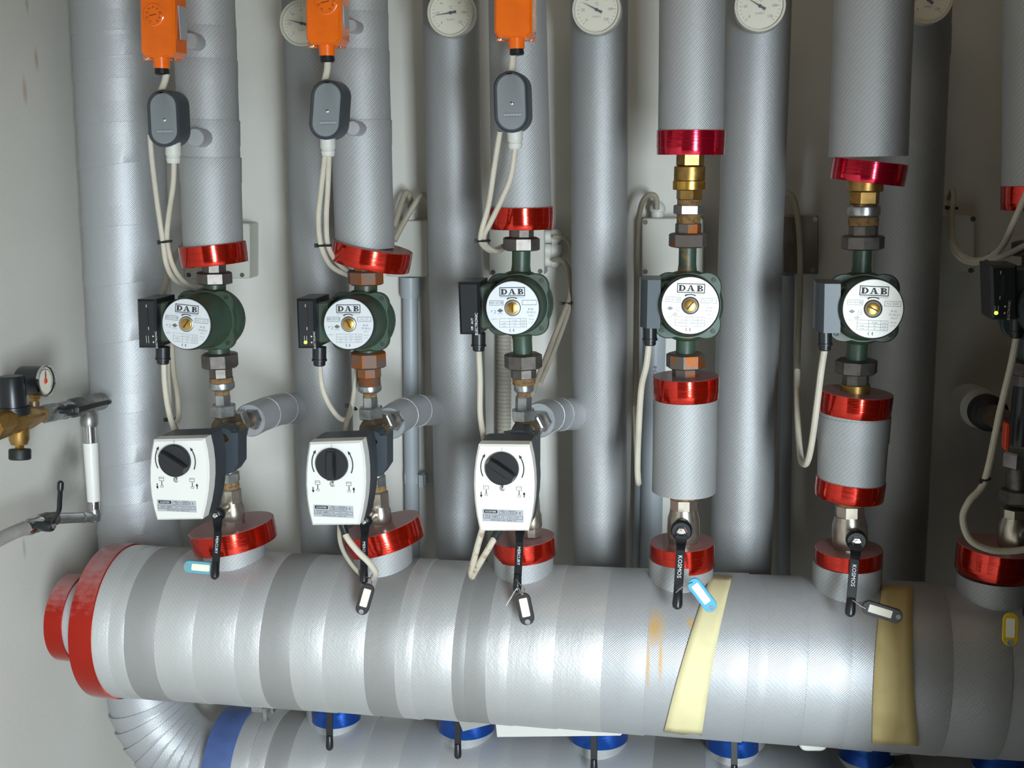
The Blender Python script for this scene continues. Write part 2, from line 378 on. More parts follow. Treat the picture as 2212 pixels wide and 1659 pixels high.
# ================================================================== SETTING
def wall_marks(name, marks):
    m = mat(name, 'cfccc4', .85, bump=.15, bscale=120, bdist=.002); nt = m.node_tree; b = nt.nodes['Principled BSDF']
    geo = nd(nt, 'ShaderNodeNewGeometry'); n = nd(nt, 'ShaderNodeTexNoise'); n.inputs['Scale'].default_value = 14; n.inputs['Detail'].default_value = 5; nt.links.new(geo.outputs['Position'], n.inputs['Vector'])
    n0 = nd(nt, 'ShaderNodeTexNoise'); n0.inputs['Scale'].default_value = 4; nt.links.new(geo.outputs['Position'], n0.inputs['Vector'])
    mx = nd(nt, 'ShaderNodeMix', data_type='RGBA'); mx.inputs[6].default_value = lin('d2cfc7'); mx.inputs[7].default_value = lin('c6c2b9'); nt.links.new(n0.outputs['Fac'], mx.inputs[0]); out = mx.outputs[2]
    for (c, ry, rz, col, amt) in marks:
        g = nd(nt, 'ShaderNodeSeparateXYZ'); nt.links.new(geo.outputs['Position'], g.inputs[0])
        dy = math_n(nt, 'DIVIDE', math_n(nt, 'SUBTRACT', g.outputs[1], c.y), ry); dz = math_n(nt, 'DIVIDE', math_n(nt, 'SUBTRACT', g.outputs[2], c.z), rz)
        d = math_n(nt, 'ADD', math_n(nt, 'SQRT', math_n(nt, 'ADD', math_n(nt, 'MULTIPLY', dy, dy), math_n(nt, 'MULTIPLY', dz, dz))), math_n(nt, 'MULTIPLY', math_n(nt, 'SUBTRACT', n.outputs['Fac'], .5), 1.6))
        q = nd(nt, 'ShaderNodeMapRange'); q.inputs[1].default_value = 1.1; q.inputs[2].default_value = 0; q.inputs[3].default_value = 0; q.inputs[4].default_value = amt; nt.links.new(d, q.inputs[0])
        k = nd(nt, 'ShaderNodeMix', data_type='RGBA'); k.inputs[7].default_value = lin(col); nt.links.new(q.outputs[0], k.inputs[0]); nt.links.new(out, k.inputs[6]); out = k.outputs[2]
    nt.links.new(out, b.inputs['Base Color']); return m
XL, YB = -1.37, .48
def wallbox(name, x0, x1, y0, y1, z0, z1, m, label=None):
    mb = MB(); mb.box(V(((x0+x1)/2, (y0+y1)/2, (z0+z1)/2)), x1-x0, y1-y0, z1-z0); return struct(mb.build(name, m), label)
wallbox('wall_back', XL-.15, 2.6, YB, YB+.15, 0, 2.7, M_['wall'])
M_['wall_left'] = wall_marks('marked plaster', [(PX(140, 1010, XL), .07, .075, '6f6a62', .55), (PX(160, 985, XL), .04, .05, '5f5a52', .5), (PX(78, 125, XL), .008, .03, 'a06a4a', .6), (PX(54, 200, XL), .008, .03, 'a06a4a', .5), (PX(58, 8, XL), .006, .02, 'a06a4a', .5), (PX(52, 1180, XL), .006, .03, '6f6a62', .4)])
wallbox('wall_left', XL-.15, XL, -2.6, YB, 0, 2.7, M_['wall_left'])
M_['shade_board'] = mat('dark low bounce boards', '3a2c22', .6, var=.2, vscale=8)  # dark brown made up for the unseen shade walls, to cut bounce light
wallbox('shade_wall_right', .42, 2.6, -.74, -.62, 0, 2.7, M_['shade_board'])  # unseen partition, placed to throw the shadow over the right side
wallbox('shade_lintel_front', XL-.15, 2.6, -1.86, -1.70, 1.66, 2.7, M_['wall'])  # unseen lintel, set to block part of the daylight and dim the upper pipes
wallbox('shade_wall_end', 2.6, 2.75, -1.86, YB+.15, 0, 2.7, M_['shade_board'])  # unseen, added to stop light leaking in at the right end
wallbox('floor', -4, 4, -6, YB+.15, -.1, 0, M_['floor'])
wallbox('ceiling', XL-.15, 2.6, -1.86, YB+.15, 2.7, 2.8, M_['wall'])

# ================================================================== SUPPLY HEADER
def elev(x, y): d = ray(x, y); return math.atan2(d.z, d.y)
e1_, e2_ = elev(1350, 1228), elev(1400, 1587)
em = (e1_+e2_)/2; HD = 2.0/math.cos(em); HZ = 1.6+2.0*math.tan(em); HR = HD*math.sin((e1_-e2_)/2)
def hx(px, py=1345): return P(px, py, -HR*.93).x
hdr = thing('insulated_header', 'thick silver foil-wrapped supply header pipe across the picture with red taped end', 'pipe', (hx(200), 0, HZ))
X_end = hx(200)
# spiral wraps, each its own band of foil with a proud overlapping edge
wraps = [(152, 232, 'foil_shine'), (232, 266, 'foil_shine'), (266, 330, 'foil_dull'), (330, 412, 'foil_shine'), (412, 502, 'foil_shine'), (502, 556, 'foil_shine'), (556, 622, 'foil_dull'),
         (622, 692, 'foil_shine'), (692, 783, 'foil_shine'), (783, 850, 'foil_dull'), (850, 886, 'foil_shine'), (886, 972, 'foil_shine'), (972, 1000, 'foil_dull'), (1000, 1046, 'foil_dull'), (1046, 1092, 'foil_shine'),
         (1092, 1192, 'foil_shine'), (1192, 1296, 'foil_shine'), (1296, 1392, 'foil_A'), (1392, 1520, 'stain'), (1520, 1614, 'foil_A'), (1614, 1656, 'foil_A'), (1656, 1742, 'foil_A'), (1742, 1842, 'foil_A'),
         (1842, 1912, 'foil_A'), (1912, 2060, 'foil_A'), (2060, 2190, 'foil_A'), (2190, 2420, 'foil_A')]
sx_ = P(1412, 1370, -HR*.95)
M_['stain'] = foil('rust stained foil', 'c0c1c3', 'aaacae', rough=.5, metal=.45, weave=.6, wrinkle=.15,
                   stain=[(sx_.x, sx_.z, .018, .026), (sx_.x+.012, sx_.z-.045, .004, .04), (sx_.x-.009, sx_.z-.055, .003, .05), (sx_.x+.06, sx_.z+.01, .006, .008)])
for i, (a, b, m) in enumerate(wraps):
    x0, x1 = hx(a), hx(b)+.003; rr = HR+random.choice((0, .0008, .0014)); r1 = rr+.0010
    mb = MB(); mb.lathe(V((x0, 0, HZ)), V((1, 0, 0)), [(0, rr-.006), (0, rr), ((x1-x0)*.5, rr+.0004), (x1-x0-.0012, r1), (x1-x0-.0003, r1-.0004), (x1-x0, r1-.0012), (x1-x0, rr-.006)], 72, wob=.0012, cap0=False, cap1=False, shear=.035*min(1, i/3))
    mb.build('foil_wrap', M_[m], hdr)
# left end: broad red band, reducer, small stub with its own band
mb = MB(); mb.lathe(V((hx(150), 0, HZ)), V((1, 0, 0)), [(.0, HR*.5), (0, HR-.002), (.001, HR+.003), (.013, HR+.0034), (.0135, HR+.004), (.028, HR+.0038), (.0285, HR+.0044), (hx(200)-hx(150)-.001, HR+.004), (hx(200)-hx(150), HR+.001)], 72, wob=.001, cap0=True, cap1=False)
mb.build('red_tape_band', M_['red'], hdr)
sr = 92*S(P(130, 1326, 0))
XS0, XS1 = P(84, 1326, -sr*.9).x, hx(152)
mb = MB(); mb.lathe(V((XS0, 0, HZ)), V((1, 0, 0)), [(0, 0), (0, sr*.72), (.004, sr*.8), (.012, sr*.97), (XS1-XS0, sr*.97)], 48, cap1=False); mb.build('end_stub', M_['foil_A'], hdr)
xa, xb = P(92, 1326, -sr*.95).x, P(131, 1326, -sr*.95).x
mb = MB(); L = xb-xa; mb.lathe(V((xa, 0, HZ)), V((1, 0, 0)), [(0, sr*.9), (.001, sr), (L*.45, sr*1.004), (L*.46, sr*1.01), (L*.99, sr*1.008), (L, sr*.96)], 48, wob=.002, cap0=False, cap1=False); mb.build('red_tape_band', M_['red'], hdr)
# masking tape strips lying diagonally on the foil
def tape_strip(top, bot, m, name, rr, jag=0.0):
    mb = MB(); n = 26; rows = []
    for i in range(n+1):
        t = i/n; row = []
        for k in range(5):
            u = k/4
            xt = top[0][0]+(top[1][0]-top[0][0])*u; yt = top[0][1]+(top[1][1]-top[0][1])*u
            xb_ = bot[0][0]+(bot[1][0]-bot[0][0])*u; yb_ = bot[0][1]+(bot[1][1]-bot[0][1])*u
            bow = math.sin(math.pi*t)*(-6)
            x, y = xt+(xb_-xt)*t+bow, yt+(yb_-yt)*t
            if i == n and jag: y += jag*random.uniform(-1, 1)
            d = ray(x, y); oy, oz = CAM.y, CAM.z-HZ                     # meet the pipe surface along the line of sight
            A = d.y*d.y+d.z*d.z; B = 2*(oy*d.y+oz*d.z); C = oy*oy+oz*oz-rr*rr; D = B*B-4*A*C
            s_ = (-B-math.sqrt(max(D, 0)))/(2*A); p = CAM+d*s_
            q = V((0, p.y, p.z-HZ)); q = q*(rr/q.length); row.append(V((p.x, q.y, q.z+HZ)))
        rows.append(row)
    for r in rows: mb.v += r
    for i in range(n):
        for k in range(4): b = i*5+k; mb.face([b, b+1, b+6, b+5])
    o = mb.build(name, m, hdr); sol = o.modifiers.new('thickness', 'SOLIDIFY'); sol.thickness = .0012; sol.offset = 1; return o
tape_strip([(1536, 1242), (1582, 1244)], [(1434, 1582), (1516, 1588)], M_['maskA'], 'masking_tape', HR+.0042, 3)
tape_strip([(1906, 1264), (1972, 1266)], [(1884, 1606), (1984, 1610)], M_['maskB'], 'masking_tape', HR+.0044)
# wide flap of foil hanging from the spiral joint and loose strip below
mb = MB(); A = [P(x, y, -.075) for x, y in ((968, 1500), (1052, 1504), (1069, 1562), (1000, 1580))]; mb.loft([[V((p.x, p.y+d-.04*(1-abs(k-1.5)/1.5)*0, p.z)) for k, p in enumerate(A)] for d in (0, .0015)]); mb.build('loose_foil_flap', M_['foil_dull'], hdr)
mb = MB(); A = [P(x, y, .02) for x, y in ((1070, 1555), (1350, 1580), (1340, 1589), (1074, 1592))]; mb.loft([[V((p.x, p.y+d, p.z)) for p in A] for d in (0, .004)]); mb.build('loose_insulation_strip', M_['gland'], hdr)
mb = MB(); mb.slab(rrect(1757, 1605, 62, 34, 16), -.02, .02, .003, .003); mb.build('loose_insulation_tuft', M_['gland'], hdr)

# red tape ring about a riser or stub: given its left and right silhouette mid points
def ring(Lc, Rc, h, m, parent, name='red_tape_ring', Y=0.0, ri=.45, wob=.004, bot=True, seg=56):
    A, B = P(Lc[0], Lc[1], Y), P(Rc[0], Rc[1], Y); c = (A+B)/2; r = (B-A).length/2; v = (B-A).normalized(); a = V((-v.z, 0, v.x)); hh = h*S(c)
    prof = [(-hh/2, r*ri), (-hh/2, r*.988), (-hh/2+.0008, r*.996), (-hh*.2, r), (-hh*.19, r*1.006), (hh*.15, r*1.004), (hh*.16, r*1.01), (hh/2-.001, r*1.006), (hh/2, r*.99), (hh/2, r*ri)]
    mb = MB(); mb.lathe(c, a, prof, seg, wob=wob, cap0=True, cap1=True); return mb.build(name, m, parent)
# branch stubs rising from the header: sleeve px (centre top, half width), collar L/R points
stubs = [((505, 1180), 66, (421, 1164), (588, 1143), 44), ((826, 1180), 64, (750, 1172), (909, 1136), 46), ((1130, 1185), 65, (1066, 1182), (1199, 1178), 42), ((1471, 1200), 69, (1404, 1195), (1543, 1196), 54), ((1831, 1210), 73, (1760, 1206), (1906, 1210), 52), ((2150, 1235), 78, (2066, 1198), (2240, 1215), 60)]
for (c, hw, Lc, Rc, h) in stubs:
    p = P(c[0], c[1], 0); r = hw*S(p); mb = MB(); zb = HZ+math.sqrt(max(HR*HR-r*r, 0))-.012
    pts = [(p.z+.01-zb, r)]
    # sleeve cut to the round of the header
    seg = 48; top = []; bot = []
    for k in range(seg):
        t = 2*math.pi*k/seg; x, y = p.x+r*math.cos(t), r*math.sin(t)
        top.append(V((x, y, p.z+(.016 if c[0] < 900 else -.004)))); bot.append(V((x, y, HZ+math.sqrt(max(HR*HR-y*y, 0))-.003)))
    b = len(mb.v); mb.v += bot+top
    for k in range(seg):
        k2 = (k+1) % seg; u1, u2 = 2*math.pi*k/seg*r, 2*math.pi*(k+1)/seg*r
        mb.face([k, k2, seg+k2, seg+k], [(u1, bot[k].z), (u2, bot[k2].z), (u2, top[k2].z), (u1, top[k].z)])
    mb.face(list(range(seg, 2*seg)))
    st = mb.build('branch_stub', M_['foil'], hdr)
    ring(Lc, Rc, h, M_['red'], st, 'red_tape_collar', ri=.2)

# ================================================================== RETURN HEADER below, behind
RY, RR = .27, .14
zr = P(560, 1512, RY-.06); RZ = P(727, 1590, RY-.05).z-.131
ret = thing('return_header', 'lower silver foil-wrapped return header pipe with blue taped end below the supply header', 'pipe', (P(560, 1640, RY).x, RY, RZ))
def rx(px, py=1640): return P(px, py, RY-RR*.9).x
rw = [(432, 490, 'bluemat'), (490, 528, 'foil_shine'), (528, 560, 'foil_shine'), (560, 612, 'foil_dull'), (612, 690, 'foil_shine'), (690, 768, 'foil_shine'), (768, 850, 'foil_shine'), (850, 930, 'foil_A'), (930, 1018, 'foil_shine'), (1018, 1082, 'foil_A'), (1082, 1168, 'foil_A'), (1168, 1240, 'foil_A'), (1240, 1400, 'foil_A'), (1400, 1520, 'foil_dull'), (1520, 1680, 'foil_A'), (1680, 1800, 'foil_A'), (1800, 1990, 'foil_dull'), (1990, 2200, 'foil_A'), (2200, 2450, 'foil_A')]
for i, (a, b, m) in enumerate(rw):
    x0, x1 = rx(a), rx(b)+.003; rr = RR+(.0035 if m == 'bluemat' else random.choice((0, .0008, .0014))); L = x1-x0
    mb = MB(); mb.lathe(V((x0, RY, RZ)), V((1, 0, 0)), [(0, rr-.006), (0, rr), (L*.5, rr), (L-.0012, rr+.0009), (L-.0003, rr+.0005), (L, rr-.0004), (L, rr-.006)], 64, wob=.0015, cap0=(i == 0), cap1=False, shear=.03 if i > 1 else 0)
    mb.build('blue_tape_band' if m == 'bluemat' else 'foil_wrap', M_[m], ret)
rst = [(727, 52, 1560), (1008, 60, 1575), (1293, 62, 1588), (1583, 56, 1600), (1872, 58, 1612), (2165, 60, 1622)]
for (cx, hw, yb) in rst:
    p = P(cx, yb, RY); r = hw*S(p); mb = MB(); seg = 40; zt = RZ+RR+.085
    top = []; bot = []
    for k in range(seg):
        t = 2*math.pi*k/seg; x, y = p.x+r*math.cos(t), r*math.sin(t)
        top.append(V((x, RY+y, zt))); bot.append(V((x, RY+y, RZ+math.sqrt(max(RR*RR-y*y, 0))-.003)))
    mb.v += bot+top
    for k in range(seg):
        k2 = (k+1) % seg; u1, u2 = 2*math.pi*k/seg*r, 2*math.pi*(k+1)/seg*r
        mb.face([k, k2, seg+k2, seg+k], [(u1, bot[k].z), (u2, bot[k2].z), (u2, top[k2].z), (u1, top[k].z)])
    mb.face(list(range(seg, 2*seg)))
    st = mb.build('branch_stub', M_['foil'], ret)
    mb = MB(); mb.lathe(V((p.x, RY, RZ+RR+.008)), V((0, 0, 1)), [(0, r*.9), (0, r*1.0), (.001, r*1.03), (.03, r*1.035), (.0305, r*1.04), (.06, r*1.03), (.061, r*.9), (.061, r*.2)], 48, wob=.004, cap0=False); mb.build('blue_tape_collar', M_['blue'], st)
mb = MB(); p = P(572, 1527, RY-.02); mb.box(p, .05, .03, .012); mb.lathe(p+V((.01, -.02, -.02)), V((0, 0, 1)), [(0, .008), (.03, .008)], 6); mb.build('clamp_bolt', M_['steel'], ret)

# ================================================================== BACKGROUND RISER PIPES
BY = .29
def bgpipe(name, pts, hw, label, m='foil_bg', Y=BY, seams=(), parent=None):
    """vertical insulated pipe, pts px (x,y) top..bottom"""
    A, B = P(pts[0][0], pts[0][1], Y), P(pts[1][0], pts[1][1], Y); r = hw*S((A+B)/2); L = (B-A).length; n = 24
    t = thing(name, label, 'pipe', B)
    mb = MB(); mb.lathe(B, A-B, [(L*i/n, r) for i in range(n+1)], 48, wob=.004); mb.build('foil_jacket', M_[m], t)
    for y in seams:
        c = P(pts[0][0]+(pts[1][0]-pts[0][0])*(y-pts[0][1])/(pts[1][1]-pts[0][1]), y, Y); mb = MB(); mb.lathe(c, A-B, [(0, r*.98), (0, r+.0012), (.05, r+.0006), (.05, r*.98)], 48, cap0=False, cap1=False, wob=.003, shear=None); mb.build('foil_wrap', M_[m], t)
    return t, r
bgpipe('insulated_riser_pipe', ((672, -60), (722, 1600)), 61, 'silver insulated background pipe behind the second pump from the left')
bgpipe('insulated_riser_pipe', ((972, -60), (1006, 1600)), 58, 'silver insulated background pipe between the second and third pumps')
bgpipe('insulated_riser_pipe', ((1294, -60), (1296, 1600)), 59, 'silver insulated background pipe between the third and fourth pumps')
bgpipe('insulated_riser_pipe', ((1640, -60), (1588, 1600)), 67, 'silver insulated background pipe between the two right-hand white-faced pumps')
bgpipe('insulated_riser_pipe', ((1985, -60), (1915, 1600)), 67, 'silver insulated background pipe right of the rightmost white-faced pump', seams=(120,))
# big left pipe bending into the return header
A, B = P(246, -80, .31), P(316, 1480, .31); r = 88*S(P(280, 700, .31))
tA = thing('insulated_main_pipe', 'widest silver foil-wrapped vertical pipe in the left corner, bending under the header', 'pipe', (B.x, .31, B.z))
xd = rx(450)+.01; pts = [A, A+(B-A)*.35, A+(B-A)*.7, B]; R_ = min(.19, xd-B.x-.01); zc = RZ+R_
pts2 = [A+(B-A)*i/10 for i in range(11)]+[V((B.x, .31, B.z+(zc-B.z)*.5))]
for k in range(0, 10): a = math.pi/2*k/9; pts2.append(V((B.x+R_*(1-math.cos(a)), .31+(RY-.31)*k/9, zc-R_*math.sin(a))))
pts2.append(V((xd+.02, RY, RZ)))
mb = MB(); mb.tube(pts2, r, 48); mb.build('foil_jacket', M_['foil_A'], tA)
for y in (60, 110, 150, 235, 320, 440, 560, 680, 830, 940, 1030, 1100):
    c = A+(B-A)*((y+80)/1560); sh = random.uniform(.05, .16); mb = MB(); mb.lathe(c, A-B, [(0, r*.985), (0, r+.0018), (.0006, r+.0022), (.04, r+.0003), (.04, r*.985)], 48, cap0=False, cap1=False)
    for i, p in enumerate(mb.v): mb.v[i] = p+V((0, 0, 1))*(sh*(p.x-c.x))
    mb.build('foil_wrap', M_['foil_A'], tA)
for k in range(2, 10):                       # pleated wraps round the bend
    a = math.pi/2*k/10; c = V((B.x+R_*(1-math.cos(a)), .31+(RY-.31)*k/10, zc-R_*math.sin(a))); t = V((math.sin(a), 0, -math.cos(a)))
    mb = MB(); mb.lathe(c, t, [(-.014, r*.99), (-.014, r+.003), (.012, r+.0008), (.012, r*.99)], 40, cap0=False, cap1=False); mb.build('foil_wrap', M_['foil_A'], tA)

# ================================================================== RISERS
AX = {1: interp([(440, 0), (461, 525), (463, 600), (475, 778), (479, 830), (482, 885), (492, 985), (497, 1030), (502, 1090), (506, 1130)]),
      2: interp([(771, 0), (788, 515), (790, 600), (796, 776), (798, 830), (801, 890), (811, 985), (815, 1030), (820, 1090), (823, 1130)]),
      3: interp([(1117, 0), (1127, 470), (1126, 525), (1130, 778), (1132, 835), (1130, 895), (1138, 985), (1142, 1030), (1148, 1100), (1150, 1145)]),
      4: interp([(1495, 0), (1492, 310), (1490, 380), (1488, 452), (1486, 520), (1482, 700), (1481, 778), (1481, 835), (1477, 1060), (1476, 1170)]),
      5: interp([(1888, 0), (1875, 338), (1869, 400), (1866, 455), (1864, 525), (1852, 750), (1849, 790), (1847, 868), (1837, 1060), (1835, 1110), (1836, 1180)]),
      6: interp([(2242, 0), (2238, 425), (2232, 520), (2228, 650), (2222, 780), (2200, 1000), (2192, 1180)])}
ORD = {1: 'leftmost', 2: 'second from left', 3: 'third from left', 4: 'fourth from left', 5: 'fifth from left', 6: 'shadowed far right'}
# ---- insulated sleeves with red tape
def sleeve(i, y0, y1, hw0, hw1, label, rings=(), m='foil', rm='red', seams=()):
    ax = AX[i]; base = P(ax(y1), y1, 0); t = thing('insulation_sleeve', label, 'pipe insulation', base)
    n = 8; mb = el(ax, y0, y1, [(k/n, hw0+(hw1-hw0)*k/n) for k in range(n+1)], seg=56, wob=.003); mb.build('foil_jacket', M_[m], t)
    for s in seams:
        hw = hw0+(hw1-hw0)*(s-y0)/(y1-y0); mb = el(ax, s, s+55, [(0, hw*.97), (0, hw+1.4), (.02, hw+1.8), (1, hw+.5), (1, hw*.97)], seg=56, cap0=False, cap1=False); mb.build('foil_wrap', M_[m], t)
    for (Lc, Rc, h) in rings: ring(Lc, Rc, h, M_[rm], t, ri=.35)
    return t
sleeve(1, -70, 545, 65, 65, 'silver insulation sleeve with level red tape ring above the leftmost pump', [((395, 555), (528, 543), 44)], seams=(60, 130, 260, 340))
sleeve(2, -70, 535, 65, 65, 'silver insulation sleeve with a large tilted red tape ring above the second pump', [((722, 534), (885, 570), 44)], seams=(30, 110, 260))
sleeve(3, -70, 470, 61, 66, 'silver insulation sleeve with bright red tape ring above the third pump', [((1058, 470), (1196, 470), 47)])
sleeve(4, -70, 300, 70, 71, 'upper silver insulation sleeve with crimson ring above the fourth pump', [((1419, 308), (1566, 308), 52)], rm='crimson')
sleeve(5, -70, 338, 82, 84, 'broad upper silver insulation sleeve with tilted crimson ring below it at the right', [((1796, 362), (1957, 380), 46)], rm='crimson')
sleeve(6, -70, 415, 69, 70.5, 'dim insulation sleeve with red ring at the right edge of the picture', [((2163, 428), (2309, 422), 52)], seams=(80,))
sleeve(4, 822, 1060, 68.5, 69, 'lower silver insulation cylinder with one red ring under the fourth pump', [((1410, 836), (1553, 836), 50)])
sleeve(5, 868, 1052, 75.5, 71, 'lower silver insulation cylinder with red rings at both ends under the fifth pump', [((1769, 862), (1927, 876), 47), ((1761, 1045), (1911, 1061), 41)], seams=(896,))

# ---- pumps
def dab(mb, o, ex, ey, x, y, h):
    w = h*1.05; g = h*1.35; T = lambda q: [(x+(a+.06)*h*1.08, y+b*h) for a, b in q]
    def R(x0, y0, x1, y1): mb.poly(o, ex, ey, T([(x0, y0), (x1, y0), (x1, y1), (x0, y1)]))
    # D
    b = -1.95; R(b, -.5, b+.5, -.38); R(b, .38, b+.5, .5); R(b+.1, -.5, b+.44, .5)
    for k in range(12):
        t0 = -math.pi/2+math.pi*k/12; t1 = -math.pi/2+math.pi*(k+1)/12
        mb.poly(o, ex, ey, T([(b+.45+.62*math.cos(t0), .5*math.sin(t0)), (b+.45+.62*math.cos(t1), .5*math.sin(t1)), (b+.45+.32*math.cos(t1), .36*math.sin(t1)), (b+.45+.32*math.cos(t0), .36*math.sin(t0))]))
    # A
    b = -.1; R(b-.62, -.5, b-.15, -.38); R(b+.08, -.5, b+.68, -.38); R(b-.3, -.2, b+.3, -.1)
    mb.poly(o, ex, ey, T([(b-.48, -.5), (b-.36, -.5), (b+.02, .5), (b-.12, .5)])); mb.poly(o, ex, ey, T([(b+.2, -.5), (b+.53, -.5), (b+.13, .5), (b-.12, .5)]))
    # B
    b = .82; R(b, -.5, b+.5, -.38); R(b, .38, b+.5, .5); R(b+.1, -.5, b+.44, .5); R(b+.4, -.05, b+.6, .07)
    for cy, ra, rx_ in ((.25, .25, .42), (-.235, .265, .5)):
        for k in range(8):
            t0 = -math.pi/2+math.pi*k/8; t1 = -math.pi/2+math.pi*(k+1)/8
            mb.poly(o, ex, ey, T([(b+.48+rx_*math.cos(t0), cy+ra*math.sin(t0)), (b+.48+rx_*math.cos(t1), cy+ra*math.sin(t1)), (b+.48+(rx_-.27)*math.cos(t1), cy+(ra-.12)*math.sin(t1)), (b+.48+(rx_-.27)*math.cos(t0), cy+(ra-.12)*math.sin(t0))]))
def ce(mb, o, ex, ey, x, y, h):
    mb.arc(o, ex, ey, x-.45*h, y, h*.5, h*.36, math.radians(110), math.radians(250), 8); mb.arc(o, ex, ey, x+.55*h, y, h*.5, h*.36, math.radians(110), math.radians(250), 8); mb.quad(o, ex, ey, x+.08*h, y-.06*h, x+.42*h, y+.06*h)
def pump(i, axis, face, rp, label, model, code, plate='plate', rot=0.0, style='new', body='green', nuts=('nut', 'nut'), ny=((587, 613, 38), (762, 794, 40)), neck=(24, 22), led=False, tb=None, gl=None, plug=0, screw=45, rust=False):
    ax = AX[i]; A = P(axis[0], axis[1], 0); Fc = P(face[0], face[1], -.126); d = (Fc-A).normalized(); hf = (Fc-A).length
    R = rp*S(Fc); k = R/.0445; t = thing('circulator_pump', label, 'pump', P(ax(ny[1][1]), ny[1][1], 0))
    e, e1, e2 = frame(d)
    mb = MB(); mb.lathe(A, d, [(-.036*k, 0), (-.036*k, .03*k), (-.028*k, .045*k), (-.012*k, .056*k), (.008*k, .0595*k), (.022*k, .056*k), (.03*k, .05*k)], 40)
    # throats up to the unions, flaring into the volute
    n0, n1 = ny; ya, yb = n0[1]-3, n1[0]+3; u0, u1 = neck; ym = axis[1]
    def thr(y0, y1, r, mb):
        p0 = P(ax(y0), y0, 0); p1 = V((A.x, A.y, A.z)); L = (p1-p0).length; sc = S(p0)
        mb.lathe(p0, p1-p0, [(0, r*sc), (L*.30, r*sc), (L*.5, r*sc*1.18), (L*.72, r*sc*1.75), (L*.98, r*sc*1.9)], 28)
    thr(ya, ym, u0, mb); thr(yb, ym, u1, mb)
    mb.build('volute', M_[body], t)
    # flange with four lugs
    def fl(h, s=1.0):
        out = []
        for q in range(72):
            a = 2*math.pi*q/72; r = .0545*k
            for c in (45, 135, 225, 315):
                da = abs((math.degrees(a)-c+180) % 360-180)
                if da < 26: r = max(r, .0545*k+.0125*k*math.cos(math.radians(da*90/26)))
            out.append(A+d*h+(e1*math.cos(a)+e2*math.sin(a))*r*s)
        return out
    mb = MB(); mb.loft([fl(.026*k, .97), fl(.028*k), fl(.040*k), fl(.042*k, .97)]); fo = mb.build('motor_flange', M_[body], t)
    for c in (45, 135, 225, 315):
        a = math.radians(c); p = A+d*(.042*k)+(e1*math.cos(a)+e2*math.sin(a))*.0585*k; mb = MB(); mb.lathe(p, d, [(0, .0038*k), (.003*k, .0038*k), (.003*k, .0022*k), (.0015*k, .002*k), (.0015*k, 0)], 12); mb.build('flange_bolt', M_['nut_dark'], fo)
    mb = MB(); mb.lathe(A, d, [(.04*k, .0515*k), (.048*k, .051*k), (.052*k, .0485*k), (hf-.02, .0475*k), (hf-.010, .0468*k), (hf-.006, .0455*k), (hf-.006, 0)], 48); mb.build('motor_housing', M_[body], t)
    mb = MB(); mb.lathe(A, d, [(hf-.008, R*1.02), (hf-.003, R*1.025), (hf-.002, R*1.0), (hf-.002, 0)], 48); mb.build('plate_rim', M_['black_rubber'], t)
    mb = MB(); mb.lathe(A, d, [(hf-.004, R*.99), (hf-.0008, R*.99), (hf, R*.975), (hf, .31*R), (hf-.004, .30*R), (hf-.004, 0)], 56); pl = mb.build('face_plate', M_[plate], t)
    ey = (V((0, 0, 1))-d*d.z).normalized(); ex = ey.cross(d)
    cr, sr_ = math.cos(rot), math.sin(rot); ex, ey = ex*cr-ey*sr_*1.0, ey*cr+ex*sr_
    o = Fc+d*.0004
    mb = MB(); mb.lathe(Fc-d*.004, d, [(0, .29*R), (.0036, .29*R), (.0042, .27*R), (.0042, .22*R), (.0034, .215*R), (.0034, 0)], 32); mb.build('vent_collar', M_['nickel'] if plate == 'plate' else M_['nut'], pl)
    vp = MB(); vp.lathe(Fc-d*.002, d, [(0, .21*R), (.003, .21*R), (.0034, .19*R), (.0034, 0)], 28); vs_ = vp.build('vent_screw', M_['gold'], pl)
    sa = math.radians(screw); sd = ex*math.cos(sa)+ey*math.sin(sa); sn = d.cross(sd); mb = MB(); mb.box(Fc+d*.0013, .34*R, .045*R, .001, sd, sn, d); mb.build('screw_slot', M_['print'], vs_)
    mb = MB(); g = MB(); dk = MB()
    dab(mb, o, ex, ey, 0.0, .60*R, .21*R); mb.rect(o, ex, ey, -.48*R, .435*R, .48*R, .765*R, .028*R)
    mb.arc(o, ex, ey, 0, 0, .40*R, .365*R, math.radians(62), math.radians(118), 8); mb.poly(o, ex, ey, [(-.22*R, .335*R), (-.13*R, .40*R), (-.17*R, .30*R)])
    light = plate != 'plate'; tx = g if light else dk
    g.text(o, ex, ey, 'ELECTROPOMPE PER CIRCOLAZIONE', 0, .385*R, .055*R)
    if style != 'plain': (g if light else dk).rect(o, ex, ey, -.86*R, .1*R, -.34*R, .28*R, .014*R); (g if light else dk).rect(o, ex, ey, .36*R, .1*R, .90*R, .28*R, .014*R)
    tx.text(o, ex, ey, model, -.60*R, .19*R, .115*R, .95); (g if i != 3 else MB()).text(o, ex, ey, code, .63*R, .19*R, .105*R)
    if i == 3: hw_ = MB(); hw_.text(o, ex, ey, code, .66*R, .2*R, .15*R); hw_.build('lettering', M_['print_white'], pl)
    (g if light else dk).text(o, ex, ey, 'IP 42', .68*R, -.06*R, .10*R); tx.text(o, ex, ey, 'TF 95 S I', .70*R, -.18*R, .10*R); g.text(o, ex, ey, 'Class F', .70*R, -.29*R, .08*R)
    g.text(o, ex, ey, '230 V~', -.68*R, -.42*R, .08*R); g.text(o, ex, ey, '50 Hz', .70*R, -.44*R, .08*R); g.text(o, ex, ey, '2  uF', .68*R, -.55*R, .08*R)
